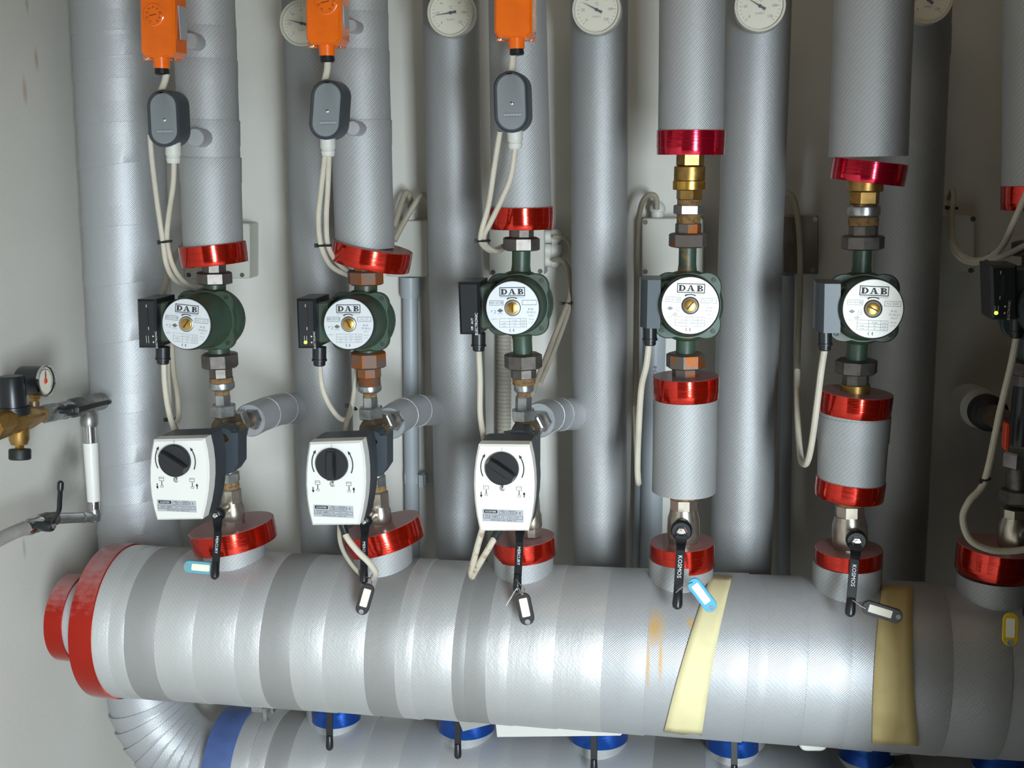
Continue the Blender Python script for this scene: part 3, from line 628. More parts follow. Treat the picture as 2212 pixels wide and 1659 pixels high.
    for yy in (-.40, -.52, -.62, -.73): g.quad(o, ex, ey, -.50*R, yy*R, .52*R, (yy+.012)*R)
    for xx in (-.50, -.12, .28, .51): g.quad(o, ex, ey, xx*R, -.73*R, (xx+.012)*R, -.39*R)
    for a_, b_, s_ in ((.08, -.47, 'P (W)'), (.40, -.47, 'I (A)'), (-.32, -.58, 'min'), (-.32, -.68, 'max'), (.08, -.58, '54'), (.08, -.68, '77'), (.40, -.58, '0,23'), (.40, -.68, '0,41')): g.text(o, ex, ey, s_, a_*R, b_*R, .075*R)
    if style == 'old':
        mb.text(o, ex*.85+ey*.5, ey*.85-ex*.5, 'GS', -.62*R, -.02*R, .13*R); g.poly(o, ex, ey, [(-.80*R, -.12*R), (-.69*R, -.05*R), (-.58*R, -.12*R), (-.69*R, -.19*R)]); tx.arc(o, ex, ey, -.42*R, -.14*R, .085*R, .075*R, 0, 6.28, 14); tx.text(o, ex, ey, 'N', -.42*R, -.14*R, .09*R)
    else:
        dk.arc(o, ex, ey, -.70*R, -.14*R, .07*R, .055*R, -1.5, 1.5, 8); dk.text(o, ex, ey, 'P', -.78*R, -.13*R, .11*R); dk.poly(o, ex, ey, [(-.58*R, -.10*R), (-.46*R, -.02*R), (-.34*R, -.10*R), (-.46*R, -.18*R)]); dk.text(o, ex, ey, 'PCT 01', -.46*R, -.22*R, .06*R)
    ce(mb, o, ex, ey, 0, -.84*R, .13*R)
    mb.build('lettering', M_['print'], pl); g.build('lettering', M_['print_grey'], pl)
    if dk.v: dk.build('lettering', M_['print_dark'], pl)
    # terminal box on the left with its cable plug below
    x0, x1, y0, y1 = tb; Yt = -.108; h = y1-y0
    m = 'black' if style != 'old' else 'box_grey'
    Lk = .016
    if style == 'old':
        bx = MB(); ch = (x1-x0)*.34
        def sec(y, e): return [P(x0-e, y, Yt+.02), P(x0+ch-e, y, Yt), P(x1-e*.4, y, Yt), P(x1-e*.4, y, Yt)+V((0, .075, 0)), P(x0-e, y, Yt+.02)+V((0, .055, 0))]
        def flat(L): z = sum(p.z for p in L)/len(L); return [V((p.x, p.y, z)) for p in L]
        bx.loft([flat(sec(y0, 0)), flat(sec(y0+2, -.6)), flat(sec(y1-2, 1.5)), flat(sec(y1, 2))])
    else: pts = [(x0, y0), (x1, y0), (x1+2, y1), (x0+4, y1)]; bx = MB().slab(pts, Yt, Yt+.075, .004, .004)
    tbx = bx.build('terminal_box', M_[m], t)
    mb = MB(); mb.slab([(x1-8, y0+8), (face[0]-rp*.72, y0+6), (face[0]-rp*.72, y1-14), (x1-8, y1-8)], Yt+.02, Yt+.065, .003, .003); mb.build('terminal_neck', M_[body], t)
    gx, g0, g1 = gl; yy = lambda y: P(gx, y, Yt+.03); a_, b_ = yy(g0-3), yy(g1); Lg = (b_-a_).length; sc = S(a_)
    mb = MB(); mb.lathe(a_, b_-a_, [(0, 15*sc), (Lg*.62, 15*sc), (Lg*.64, 16.5*sc), (Lg*.74, 16.5*sc), (Lg*.76, 13*sc), (Lg*.95, 13*sc), (Lg, 11*sc), (Lg, 0)], 20); mb.build('cable_gland', M_['black'], tbx)
    if style != 'old':
        oo = P(x0, y0, Yt-.0006); w_ = (P(x1, y0, Yt)-P(x0, y0, Yt)).x; hh = (P(x0, y1, Yt)-P(x0, y0, Yt)).z; X_, Z_ = V((1, 0, 0)), V((0, 0, 1)); q = MB()
        if i == 3:
            q.text(oo, Z_, -X_, 'ELECTRONIC', hh*.80, -w_*.82, abs(hh)*.072); q.text(oo, Z_, -X_, 'M    AUT', hh*.80, -w_*.62, abs(hh)*.06)
            q.poly(oo, X_, Z_, [(w_*.6+.0012*math.cos(a), hh*.86+.0012*math.sin(a)) for a in [2*math.pi*z/10 for z in range(10)]])
        else:
            for (u, v_) in ((.42, .14), (.45, .60)): q.quad(oo, X_, Z_, w_*u, hh*(v_+.03), w_*(u+.03), hh*(v_-.03))
            for v_ in (.76, .88): q.poly(oo, X_, Z_, [(w_*.68+.0015*math.cos(a), hh*v_+.0015*math.sin(a)) for a in [2*math.pi*z/10 for z in range(10)]])
            q.text(oo, Z_, -X_, 'ELECTRONIC', hh*.83, -w_*.84, abs(hh)*.06); q.quad(oo, X_, Z_, w_*.30, hh*.90, w_*.32, hh*.75); q.quad(oo, X_, Z_, w_*.42, hh*.90, w_*.44, hh*.75)
        q.build('lettering', M_['print_white'] if i == 3 else M_['gland'], tbx)
        if i != 3:
            sl = MB(); c = P((x0+x1)/2, y0+h*.37, Yt); sl.box(c, .005, .003, abs(hh)*.36); sl.build('slide_slot', M_['black_rubber'], tbx)
        if led: l = MB(); l.lathe(oo+X_*(w_*.36)+Z_*(hh*.88), V((0, -1, 0)), [(0, .003), (.0015, .0028), (.0024, 0)], 14); l.build('indicator_light', M_['led'], tbx)
    # unions
    for (a_, b_, r_), nm in zip(ny, nuts):
        mb = hexn(ax, a_, b_, r_, ph=random.uniform(-.12, .12), seg=8 if i in (1, 2, 3, 4, 5) else 6); mb.build('union_nut', M_[nm], t)
    return t
pump(1, (463, 688), (402, 700), 55, 'leftmost green circulator pump, its round nameplate tilted clockwise', 'VEA 55/130', '04 C 2207', rot=.10, ny=((587, 613, 40), (762, 794, 40)), neck=(24, 23), tb=(297, 338, 646, 751), gl=(352, 752, 786), screw=60)
pump(2, (788, 692), (753, 700), 55, 'green circulator pump with orange rusted unions and lit green indicator', 'VEA 55/130', '04 L 23', rot=0, nuts=('nut_rust', 'nut_rust'), ny=((584, 615, 39), (759, 793, 40)), neck=(25, 24), tb=(641, 682, 645, 752), gl=(690, 752, 790), led=True, screw=120)
pump(3, (1124, 655), (1107, 665), 58, 'green circulator pump in the middle with date scrawled white on its nameplate', 'VEA 55/180', '15 11 05', rot=-.012, ny=((512, 541, 41), (763, 796, 41)), neck=(20, 21), tb=(990, 1036, 609, 722), gl=(1034, 722, 758), screw=88)
pump(4, (1483, 660), (1491, 660), 62, 'green pump with white nameplate and rust-streaked lower union, fourth from left', 'VA 35/180', 'N.2 1200', 'white_plate', rot=.035, style='old', body='green_rust', nuts=('nut_streak', 'nut_streak'), ny=((503, 534, 41), (762, 795, 42)), neck=(19, 21), tb=(1384, 1427, 604, 708), gl=(1404, 706, 746), screw=52)
pump(5, (1857, 665), (1886, 667), 64, 'green pump with white nameplate and dark clean unions, rightmost of the lit pumps', 'VA 35/180', 'N.2 0542', 'white_plate', rot=.04, style='old', ny=((508, 539, 45), (776, 807, 45)), neck=(20, 22), tb=(1763, 1816, 612, 718), gl=(1782, 716, 757), screw=-25)
pump(6, (2228, 655), (2280, 665), 64, 'black pump with dark control box in deep shadow at right edge', 'VEA 55/180', '04 L 23', rot=0, body='darkgrey', ny=((520, 552, 44), (778, 810, 44)), neck=(22, 22), tb=(2138, 2196, 572, 690), gl=(2196, 690, 730), led=True)

# ---- pipe fittings under / over the pumps, one thing per riser
def fittings(i, label, items, name='pipe_fitting', cat='pipe fitting'):
    ax = AX[i]; y1 = max(q[2] for q in items); t = thing(name, label, cat, P(ax(y1), y1, 0))
    for (nm, y0, y1, r, m, kind) in items:
        if kind == 'hex': mb = hexn(ax, y0, y1, r, ph=random.uniform(-.2, .2))
        elif kind == 'oct': mb = hexn(ax, y0, y1, r, seg=8)
        elif kind == 'bead': mb = el(ax, y0, y1, [(0, r*.8), (.2, r*.97), (.5, r), (.8, r*.97), (1, r*.8)], seg=28)
        elif kind == 'thread':
            n = max(2, int((y1-y0)/3)); pr = []
            for k in range(n): pr += [(k/n, r*.95), ((k+.5)/n, r)]
            pr.append((1, r*.95)); mb = el(ax, y0, y1, pr, seg=24)
        else: mb = el(ax, y0, y1, [(0, r*.96), (.06, r), (.94, r), (1, r*.96)], seg=28)
        mb.build(nm, M_[m], t)
    return t
fittings(1, 'steel reducer and nipple under the leftmost pump', [('hex_adapter', 793, 816, 26, 'nut', 'oct'), ('sealed_thread', 815, 826, 26, 'hemp', 'thread'), ('reducer', 822, 842, 28, 'steel', 'bead'), ('sealed_thread', 841, 852, 16, 'hemp', 'thread'), ('nipple', 850, 876, 18, 'steel', 'hex')])
fittings(2, 'rusted adapter and steel nipple under the second pump', [('hex_adapter', 793, 815, 27, 'nut_rust', 'oct'), ('sealed_thread', 814, 832, 25, 'nut_rust', 'thread'), ('reducer', 829, 847, 26, 'steel', 'bead'), ('sealed_thread', 846, 857, 15, 'hemp', 'thread'), ('nipple', 855, 882, 17, 'steel', 'hex')])
fittings(3, 'dark hex adapter and steel nipple under the third pump', [('hex_adapter', 795, 817, 28, 'nut', 'oct'), ('sealed_thread', 816, 830, 25, 'hemp', 'thread'), ('reducer', 827, 847, 22, 'steel', 'bead'), ('sealed_thread', 845, 857, 15, 'hemp', 'thread'), ('nipple', 855, 886, 18, 'steel', 'hex')])
fittings(1, 'short dark stem between red ring and the leftmost pump', [('stem', 560, 590, 27, 'nut', 'oct')])
fittings(2, 'rusty stem under the large tilted red ring', [('stem', 555, 587, 26, 'nut_rust', 'oct')])
fittings(3, 'dark stem between bright red ring and the middle pump', [('stem', 485, 514, 27, 'nut', 'oct')])
fittings(4, 'brass check valve and silver nut stacked above the fourth pump', [('hex_end', 325, 360, 30, 'brass', 'hex'), ('body', 359, 391, 34, 'brass', 'round'), ('ring', 390, 410, 36, 'gold', 'round'), ('hex_end', 409, 432, 28, 'brass', 'hex'), ('sealed_thread', 431, 444, 26, 'hemp', 'thread'), ('nut', 442, 463, 33, 'steel', 'hex'), ('sealed_thread', 462, 482, 26, 'hemp', 'thread'), ('hex_adapter', 481, 505, 28, 'nut_streak', 'oct')], 'check_valve', 'valve')
fittings(5, 'brass check valve and silver nut stacked above the fifth pump', [('ring', 384, 413, 38, 'brass', 'round'), ('hex_end', 412, 442, 32, 'brass', 'hex'), ('nut', 441, 470, 35, 'steel', 'bead'), ('sealed_thread', 469, 487, 33, 'hemp', 'thread'), ('hex_adapter', 486, 510, 31, 'nut', 'oct')], 'check_valve', 'valve')
fittings(4, 'rust-streaked hex adapter entering the lower sleeve, fourth riser', [('hex_adapter', 793, 824, 29, 'nut_streak', 'oct')])
fittings(5, 'dark hex adapter with brass washer entering the lower sleeve, fifth riser', [('hex_adapter', 806, 832, 28, 'nut', 'oct'), ('washer', 829, 856, 31, 'brass', 'round')])
fittings(6, 'dim fittings stacked under the shadowed pump at right', [('hex_adapter', 808, 835, 30, 'nut', 'oct'), ('sleeve', 835, 960, 26, 'black', 'round'), ('nut', 975, 1010, 34, 'steel', 'hex'), ('nipple', 1008, 1060, 24, 'nut', 'round'), ('nut', 1055, 1085, 36, 'nut', 'hex')])

# ---- ball valves with black lever handles
def lever(mb, pts, ws, th=.0045): return mb.strip(smooth(pts, 5), ws, th)
def ballvalve(i, label, parts, hub, hr, lev, word=None, wtop=0, Yh=-.058, tip=True, m='nickel', ax=None, Y0=0.0, name='ball_valve', wordm='print_white', ww=(26, 17)):
    ax = ax or AX[i]; y1 = max(q[1] for q in parts) if parts else hub[1]
    t = thing(name, label, 'valve', P(ax(y1), y1, Y0))
    for (y0, y1, r, kind) in parts:
        if kind == 'hex': mb = hexn(ax, y0, y1, r, Y0, ph=.35, seg=8)
        elif kind == 'cone': mb = el(ax, y0, y1, [(0, r*.82), (.12, r*.86), (.3, r*.97), (.6, r), (.85, r), (1, r*.9)], Y0, 28)
        elif kind == 'thread': mb = el(ax, y0, y1, [(0, r*.9), (.5, r), (1, r*.9)], Y0, 20)
        else: mb = el(ax, y0, y1, [(0, r*.95), (.1, r), (.9, r), (1, r*.95)], Y0, 28)
        mb.build('body' if kind in ('cone', 'round') else ('sealed_thread' if kind == 'thread' else 'hex_end'), M_['hemp' if kind == 'thread' else m], t)
    hp = P(hub[0], hub[1], Yh); sc = S(hp)
    mb = MB(); mb.lathe(V((hp.x, Y0, hp.z)), V((0, -1, 0)), [(0, hr*.75*sc), (Y0-Yh-.006, hr*.75*sc), (Y0-Yh-.006, hr*.55*sc), (Y0-Yh, hr*.55*sc)], 24); mb.build('stem_boss', M_[m], t)
    pts = [P(x, y, Y) for x, y, Y in lev]; sp_ = smooth(pts[:3], 5)+[pts[2].lerp(pts[-1], k/12) for k in range(1, 13)]; n = len(sp_); ws = [(ww[0]+(ww[1]-ww[0])*min(1, k/(n*.35)))*sc for k in range(n)]
    mb = MB(); mb.lathe(hp+V((0, .012, 0)), V((0, -1, 0)), [(0, hr*.86*sc), (.003, hr*sc), (.012, hr*sc), (.016, hr*.86*sc), (.016, 0)], 32)
    mb.strip(sp_, ws, .0045)
    if tip: e = pts[-1]; dd = (pts[-1]-pts[-2]).normalized(); mb.lathe(e-dd*.026, dd, [(0, ww[1]*.40*sc), (.006, ww[1]*.52*sc), (.022, ww[1]*.58*sc), (.028, ww[1]*.48*sc), (.031, ww[1]*.2*sc), (.031, 0)], 16)
    h = mb.build('handle', M_['black'], t)
    mb = MB(); mb.lathe(hp+V((0, -.004, 0)), V((0, -1, 0)), [(0, hr*.52*sc), (.003, hr*.52*sc), (.005, hr*.42*sc), (.005, 0)], 6); mb.lathe(hp+V((0, -.008, 0)), V((0, -1, 0)), [(0, hr*.26*sc), (.003, hr*.24*sc), (.003, 0)], 14); mb.build('handle_nut', M_['chrome'], t)
    if word:
        a = pts[2].lerp(pts[-1], .06); b = pts[2].lerp(pts[-1], .52); dd = (b-a).normalized(); wd_ = V((1, 0, 0)); wd_ = (wd_-dd*dd.dot(wd_)).normalized(); nn = wd_.cross(dd)
        if nn.y > 0: nn = -nn
        q = MB(); L = (b-a).length; c = (a+b)/2+nn*.0027
        q.text(c, dd, wd_, word, 0, 0, L*.225 if len(word) < 7 else L*.19); q.build('lettering', M_[wordm], h)
    return t
ballvalve(1, 'nickel ball valve with black lever over a teal tag, under the leftmost actuator', [(1040, 1056, 19, 'thread'), (1054, 1088, 21, 'hex'), (1084, 1122, 25, 'cone'), (1118, 1136, 23, 'hex')], (469, 1112), 15, [(470, 1118, -.066), (470, 1136, -.075), (471, 1150, -.098), (466, 1200, -.12), (464, 1246, -.14)], 'MERCURY', ww=(22, 16))
ballvalve(2, 'nickel ball valve with black lever and black key tag, under the second actuator', [(1048, 1062, 18, 'thread'), (1060, 1096, 21, 'hex'), (1092, 1128, 24, 'cone'), (1124, 1142, 22, 'hex')], (789, 1126), 14, [(788, 1132, -.066), (788, 1148, -.078), (787, 1162, -.10), (786, 1210, -.122), (786, 1256, -.14)], 'MERCURY', ww=(21, 16))
ballvalve(3, 'nickel ball valve with black lever and black key tag, under the third actuator', [(1060, 1075, 18, 'thread'), (1072, 1105, 20, 'hex'), (1100, 1140, 22, 'cone'), (1134, 1158, 21, 'hex')], (1124, 1135), 15, [(1124, 1140, -.066), (1123, 1156, -.08), (1122, 1172, -.105), (1119, 1225, -.13), (1117, 1274, -.145)], 'MERCURY', ww=(23, 16))
ballvalve(4, 'nickel ball valve with black lever and bright blue key tag', [(1068, 1082, 28, 'thread'), (1074, 1100, 31, 'hex'), (1097, 1168, 35, 'cone'), (1160, 1180, 31, 'hex')], (1472, 1147), 23, [(1472, 1158, -.072), (1471, 1174, -.08), (1470, 1190, -.108), (1467, 1250, -.13), (1463, 1310, -.15)], 'KOSMOS', ww=(27, 19))
ballvalve(5, 'nickel ball valve with black lever and black key tag hanging to the right', [(1084, 1094, 29, 'thread'), (1088, 1116, 31, 'hex'), (1113, 1180, 38, 'cone'), (1174, 1192, 33, 'hex')], (1850, 1168), 22, [(1849, 1178, -.072), (1848, 1194, -.082), (1846, 1210, -.11), (1841, 1270, -.132), (1836, 1326, -.15)], 'KOSMOS', ww=(27, 19))
ballvalve(6, 'shadowed ball valve with black lever at the right edge', [(1095, 1120, 30, 'hex'), (1115, 1180, 36, 'cone'), (1175, 1200, 32, 'hex')], (2232, 1165), 22, [(2232, 1175, -.075), (2230, 1200, -.09), (2228, 1250, -.12), (2222, 1330, -.14)], None, ww=(30, 22))
# lower levers in front of the return header stubs
for k, (x, ya, yb, lab) in enumerate(((712, 1530, 1616, 'black valve lever of the leftmost blue-collared stub below the header'), (989, 1550, 1634, 'black valve lever of the second blue-collared stub below the header'), (1283, 1572, 1668, 'black valve lever of the rust-stained blue-collared stub below the header'), (1586, 1586, 1680, 'black valve lever of the fourth blue-collared stub below the header'))):
    a2 = interp([(x+14, 1400), (x+16, 1500)])
    ballvalve(0, lab, [(1440, 1470, 20, 'hex'), (1465, 1500, 24, 'cone'), (1495, 1515, 22, 'hex')], (x, 1470), 15, [(x, 1480, RY-.066), (x, 1500, RY-.085), (x, ya, RY-.125), (x, (ya+yb)/2, RY-.135), (x, yb, RY-.142)], None, ax=a2, Y0=RY, Yh=RY-.058, ww=(18, 14))

# ================================================================== MIXING VALVES, ACTUATORS, BRANCH ELBOWS
def mixing(i, label, yn, br, low, elb, rr):
    """yn: top nut y0,y1,hw ; br: bracket px centre & half width ; low: lower pieces ; elb: nuts toward the branch"""
    ax = AX[i]; t = thing('mixing_valve', label, 'valve', P(ax(low[-1][1]), low[-1][1], 0))
    hexn(ax, yn[0], yn[1], yn[2], ph=.3).build('union_nut', M_['steel'], t)
    el(ax, yn[1]-2, low[0][0]+3, [(0, 17), (.08, 20), (.2, 27), (.4, 31), (.62, 30), (.82, 22), (1, 17)], seg=28).build('body', M_['bronze'], t)
    for (y0, y1, r, k, m) in low:
        mb = hexn(ax, y0, y1, r, ph=.25) if k == 'hex' else el(ax, y0, y1, [(0, r*.95), (.5, r), (1, r*.95)], seg=22)
        mb.build('union_nut' if k == 'hex' else 'nipple', M_[m], t)
    # side port toward the wall pipe
    A = P(ax(elb[0]), elb[0], 0); B = P(elb[1][0], elb[1][1], elb[1][2]); d = (B-A); L = d.length; sc = S(A)
    mb = MB(); mb.lathe(A, d, [(0, 20*sc), (L*.55, 20*sc), (L*.6, 17*sc), (L, 17*sc)], 24); mb.build('side_port', M_['bronze'], t)
    mb = MB(); mb.lathe(A, d, [(L*.42, 23*sc), (L*.45, 26*sc), (L*.60, 26*sc), (L*.63, 23*sc)], 6); mb.build('union_nut', M_['steel'], t)
    mb = MB(); mb.lathe(A, d, [(L*.82, 22*sc), (L*.84, 25*sc), (L*.98, 25*sc), (L, 22*sc)], 6); mb.build('union_nut', M_['steel'], t)
    # dark clamp bracket with brass spindle toward the actuator
    cx, cy, hw, hh = br; Yb0 = -.118
    n = 10; arch = [(cx-hw*.48*math.cos(math.pi*k/n), cy-hh+18-16*math.sin(math.pi*k/n)) for k in range(n+1)]
    out = [(cx-hw, cy-hh+4), (cx-hw*.62, cy-hh+2)]+[(cx-hw*.62*math.cos(math.pi*k/n), cy-hh+3-12*math.sin(math.pi*k/n)) for k in range(1, n)]+[(cx+hw*.62, cy-hh+2), (cx+hw, cy-hh+2), (cx+hw, cy+hh-18), (cx+hw*.7, cy+hh), (cx+hw*.3, cy+hh+6)]
    out += [(cx+hw*.3, cy-hh+24)]+[q for q in arch[::-1]]+[(cx-hw*.6, cy-hh+20), (cx-hw, cy-hh+18)]
    mb = MB(); mb.slab([(x, y+15) for x, y in out], Yb0+.012, Yb0+.052); mb.build('clamp_bracket', M_['darkgrey'], t)
    p = P(cx, cy-hh+37, -.10); mb = MB(); mb.lathe(V((p.x, -.01, p.z)), V((0, -1, 0)), [(0, .017), (.06, .017), (.062, .014), (.115, .014)], 24); mb.build('spindle', M_['brass'], t)
    for s_ in (-.86, .80): q = P(cx+hw*s_, cy-hh+16, Yb0+.03); mb = MB(); mb.lathe(q, V((0, 0, 1)), [(-.004, .004), (.003, .004), (.004, .002)], 10); mb.build('bracket_screw', M_['chrome'], t)
    return t
mixing(1, 'bronze mixing valve in dark clamp behind the leftmost white actuator', (873, 900, 28), (474, 962, 40, 44), [(968, 1000, 22, 'hex', 'steel'), (998, 1024, 16, 'round', 'steel'), (1020, 1042, 22, 'hex', 'steel')], (920, (552, 903, .06)), 26)
mixing(2, 'bronze mixing valve in dark clamp behind the second white actuator', (878, 904, 28), (796, 968, 40, 44), [(976, 1006, 22, 'hex', 'steel'), (1004, 1032, 16, 'round', 'steel'), (1028, 1050, 20, 'hex', 'steel')], (925, (856, 905, .06)), 26)
mixing(3, 'bronze mixing valve in dark clamp behind the third white actuator', (883, 909, 27), (1120, 968, 40, 44), [(984, 1012, 20, 'hex', 'steel'), (1010, 1040, 15, 'round', 'steel'), (1038, 1064, 19, 'hex', 'steel')], (930, (1172, 908, .06)), 26)
def elbow(pts, hw, label, capc):
    P3 = [P(x, y, Y) for x, y, Y in pts]; sp_ = smooth(P3, 6); sc = S(P3[0]); r = hw*sc
    t = thing('insulated_elbow', label, 'pipe insulation', P3[0]-V((0, 0, r)))
    mb = MB(); mb.tube(sp_, r, 36, caps=False); mb.build('foil_jacket', M_['foil_A'], t)
    d = (sp_[0]-sp_[1]).normalized(); mb = MB(); mb.lathe(sp_[0], d, [(-.01, r*.98), (.0, r*.99), (.0015, r*.96), (.0015, r*.45), (-.012, r*.42), (-.012, 0)], 36, cap0=False); mb.build('foam_end', M_['foam'], t)
    for k in (8, 14):
        if k+1 < len(sp_): dd = (sp_[k+1]-sp_[k]).normalized(); mb = MB(); mb.lathe(sp_[k], dd, [(0, r*.98), (.0004, r+.0008), (.018, r+.0002), (.018, r*.98)], 36, cap0=False, cap1=False, wob=.01); mb.build('foil_wrap', M_['foil_A'], t)
elbow([(540, 908, .055), (562, 898, .10), (600, 885, .18), (640, 882, .255), (700, 882, .30)], 36, 'silver insulated elbow from the leftmost mixing valve back to the wall pipe', 0)
elbow([(842, 914, .055), (862, 900, .10), (890, 888, .17), (930, 886, .25), (985, 886, .30)], 36, 'silver insulated elbow from the second mixing valve back to the wall pipe', 0)
elbow([(1163, 908, .06), (1178, 900, .12), (1198, 896, .19), (1232, 894, .25), (1280, 894, .30)], 38, 'short silver insulated elbow from the third mixing valve back to the wall pipe', 0)

def actuator(i, label, TL, TR, RM, BR, BL, LM, knob, kr, ka, scr, lab, m='cover'):
    Y0 = -.20
    def curve(a, b, c, n=6): return [((1-t)**2*a[0]+2*t*(1-t)*(2*b[0]-(a[0]+c[0])/2)+t*t*c[0], (1-t)**2*a[1]+2*t*(1-t)*(2*b[1]-(a[1]+c[1])/2)+t*t*c[1]) for t in [k/n for k in range(n+1)]]
    out = [TL]+curve(TR, RM, BR)+curve(BL, LM, TL)[:-1]
    t = thing('valve_actuator', label, 'valve actuator', P((BL[0]+BR[0])/2, BL[1], -.15))
    mb = MB(); mb.slab(out, Y0, Y0+.028, .0035, .004); cv = mb.build('cover', M_[m], t)
    c = (sum(p[0] for p in out)/len(out), sum(p[1] for p in out)/len(out))
    mb = MB(); o2 = [(c[0]+(x-c[0])*.99, c[1]+(y-c[1])*.99) for x, y in out]
    F = [P(x, y, Y0+.004) for x, y in o2]; mb.loft([[V((p.x, Y0+.028, p.z)) for p in F], [V((p.x, Y0+.075, p.z)) for p in F], [V((p.x*.9+P(c[0], c[1], Y0).x*.1, Y0+.082, p.z)) for p in F]]); mb.build('housing', M_['darkgrey'], t)
    kp = P(knob[0], knob[1], Y0); R = kr*S(kp); d = V((0, -1, 0))
    mb = MB(); mb.lathe(kp, d, [(0, R), (.006, R), (.008, R*.96), (.008, 0)], 48); kn = mb.build('knob', M_['black'], t)
    a = math.radians(ka); dx, dz = V((math.cos(a), 0, math.sin(a))), V((-math.sin(a), 0, math.cos(a)))
    def gl(sx, sy, h): return [kp+d*h+dx*(x*sx)+dz*(y*sy) for x, y in ((-.97, -.22), (-.5, -.30), (.5, -.30), (.97, -.22), (.97, .22), (.5, .30), (-.5, .30), (-.97, .22))]
    mb = MB(); mb.loft([gl(R*.98, R*1.05, .007), gl(R*.96, R*.95, .012), gl(R*.90, R*.62, .017)]); mb.build('grip', M_['black'], kn)
    X_, Z_ = V((1, 0, 0)), V((0, 0, 1)); o = kp+V((0, -.0006, 0)); q = MB()
    # rotation arrows
    for s_ in (-1, 1):
        a0, a1 = (math.radians(205), math.radians(150)) if s_ < 0 else (math.radians(-25), math.radians(30))
        q.arc(o, X_, Z_, 0, 0, R*1.24, R*1.31, a0, a1, 10); cx, cz = R*1.275*math.cos(a1), R*1.275*math.sin(a1)
        tx, tz = -math.sin(a1)*(1 if s_ > 0 else -1), math.cos(a1)*(1 if s_ > 0 else -1); nx, nz = math.cos(a1), math.sin(a1)
        q.poly(o, X_, Z_, [(cx-nx*R*.1, cz-nz*R*.1), (cx+tx*R*.22, cz+tz*R*.22), (cx+nx*R*.1, cz+nz*R*.1)])
        bx, bz = s_*R*.98, -R*1.32
        g_ = R*.16
        q.rect(o, X_, Z_, bx-g_, bz, bx+g_, bz+g_*1.5, R*.02); q.quad(o, X_, Z_, bx-g_, bz+g_*.9, bx+g_, bz+g_*1.0)
        q.quad(o, X_, Z_, bx-.02*R, bz-.28*R, bx+.03*R, bz-.02*R); q.rect(o, X_, Z_, bx-.1*R, bz-.40*R, bx+.1*R, bz-.28*R, R*.018)
        xx = bx+s_*R*.30; up = s_ > 0
        q.quad(o, X_, Z_, xx-.03*R, bz-.42*R, xx+.03*R, bz-.16*R)
        q.poly(o, X_, Z_, [(xx-.09*R, bz-.24*R), (xx+.09*R, bz-.24*R), (xx, bz-.08*R)] if up else [(xx-.09*R, bz-.36*R), (xx+.09*R, bz-.36*R), (xx, bz-.52*R)])
    q.quad(o, X_, Z_, -.01*R, R*1.03, .01*R, R*1.25)
    q.build('lettering', M_['print'], cv)
    mb = MB(); sp_ = P(scr[0], scr[1], Y0); mb.lathe(sp_, d, [(0, .0048), (.0022, .0048), (.0032, .003), (.0032, 0)], 16); mb.box(sp_+d*.0033, .006, .0006, .001, V((.7, 0, .7)), V((0, 1, 0)), V((-.7, 0, .7))); mb.build('cover_screw', M_['chrome'], t)
    (x0, y0), (x1, y1) = lab; A, B = P(x0, y0, Y0), P(x1, y1, Y0); lw, lh = B.x-A.x, A.z-B.z; o = V((A.x, Y0-.0004, B.z))
    mb = MB(); mb.box(V(((A.x+B.x)/2, Y0, (A.z+B.z)/2)), lw, .0012, lh); lb = mb.build('label_plate', M_['label'], cv); o = o+V((0, -.0006, 0))
    q = MB(); q.poly(o, X_, Z_, [(x*lw, z*lh) for x, z in ((.04, .72), (.06, .68), (.35, .68), (.37, .72), (.37, .9), (.35, .95), (.06, .95), (.04, .9))])
    q.rect(o, X_, Z_, .41*lw, .62*lh, .60*lw, .86*lh, .006*lw); q.rect(o, X_, Z_, .63*lw, .62*lh, .82*lw, .86*lh, .006*lw); q.rect(o, X_, Z_, .02*lw, .24*lh, .48*lw, .56*lh, .006*lw); q.rect(o, X_, Z_, .51*lw, .24*lh, .98*lw, .52*lh, .006*lw)
    q.text(o, X_, Z_, 'CLE 168C1', .25*lw, .40*lh, .23*lh, 1.1); q.text(o, X_, Z_, '10 mm, 11 s/mm', .745*lw, .38*lh, .14*lh); q.text(o, X_, Z_, 'T34', .505*lw, .73*lh, .18*lh); q.text(o, X_, Z_, 'IP 54', .725*lw, .73*lh, .18*lh)
    q.text(o, X_, Z_, 'TEMP 50 MAX  230V~  50/60Hz  2VA', .52*lw, .12*lh, .13*lh); ce(q, o, X_, Z_, .90*lw, .77*lh, .24*lh); q.text(o, X_, Z_, 'SERIES', .49*lw, .92*lh, .09*lh); q.text(o, X_, Z_, 'PROTECTION', .73*lw, .92*lh, .09*lh)
    q.build('lettering', M_['print'], lb); q = MB(); q.text(o+V((0, -.0004, 0)), X_, Z_, 'COSTER', .205*lw, .81*lh, .19*lh, 1.25); q.build('lettering', M_['print_white'], lb)
actuator(1, 'leftmost white valve actuator with black knob turned to the upper left', (332, 949), (443, 946), (453, 1030), (438, 1121), (340, 1123), (324, 1040), (379, 994), 36, 148, (381, 1036), ((339, 1079), (425, 1107)))
actuator(2, 'middle white valve actuator with black knob grip standing upright', (669, 955), (782, 951), (791, 1042), (777, 1133), (675, 1134), (661, 1048), (718, 1002), 36, 88, (719, 1045), ((677, 1090), (764, 1119)))
actuator(3, 'grubby white valve actuator with black knob grip slanting, rightmost of the three', (1034, 959), (1143, 960), (1155, 1050), (1142, 1146), (1037, 1146), (1024, 1050), (1085, 1011), 37, 146, (1086, 1054), ((1042, 1099), (1131, 1129)), 'cover_dirty')

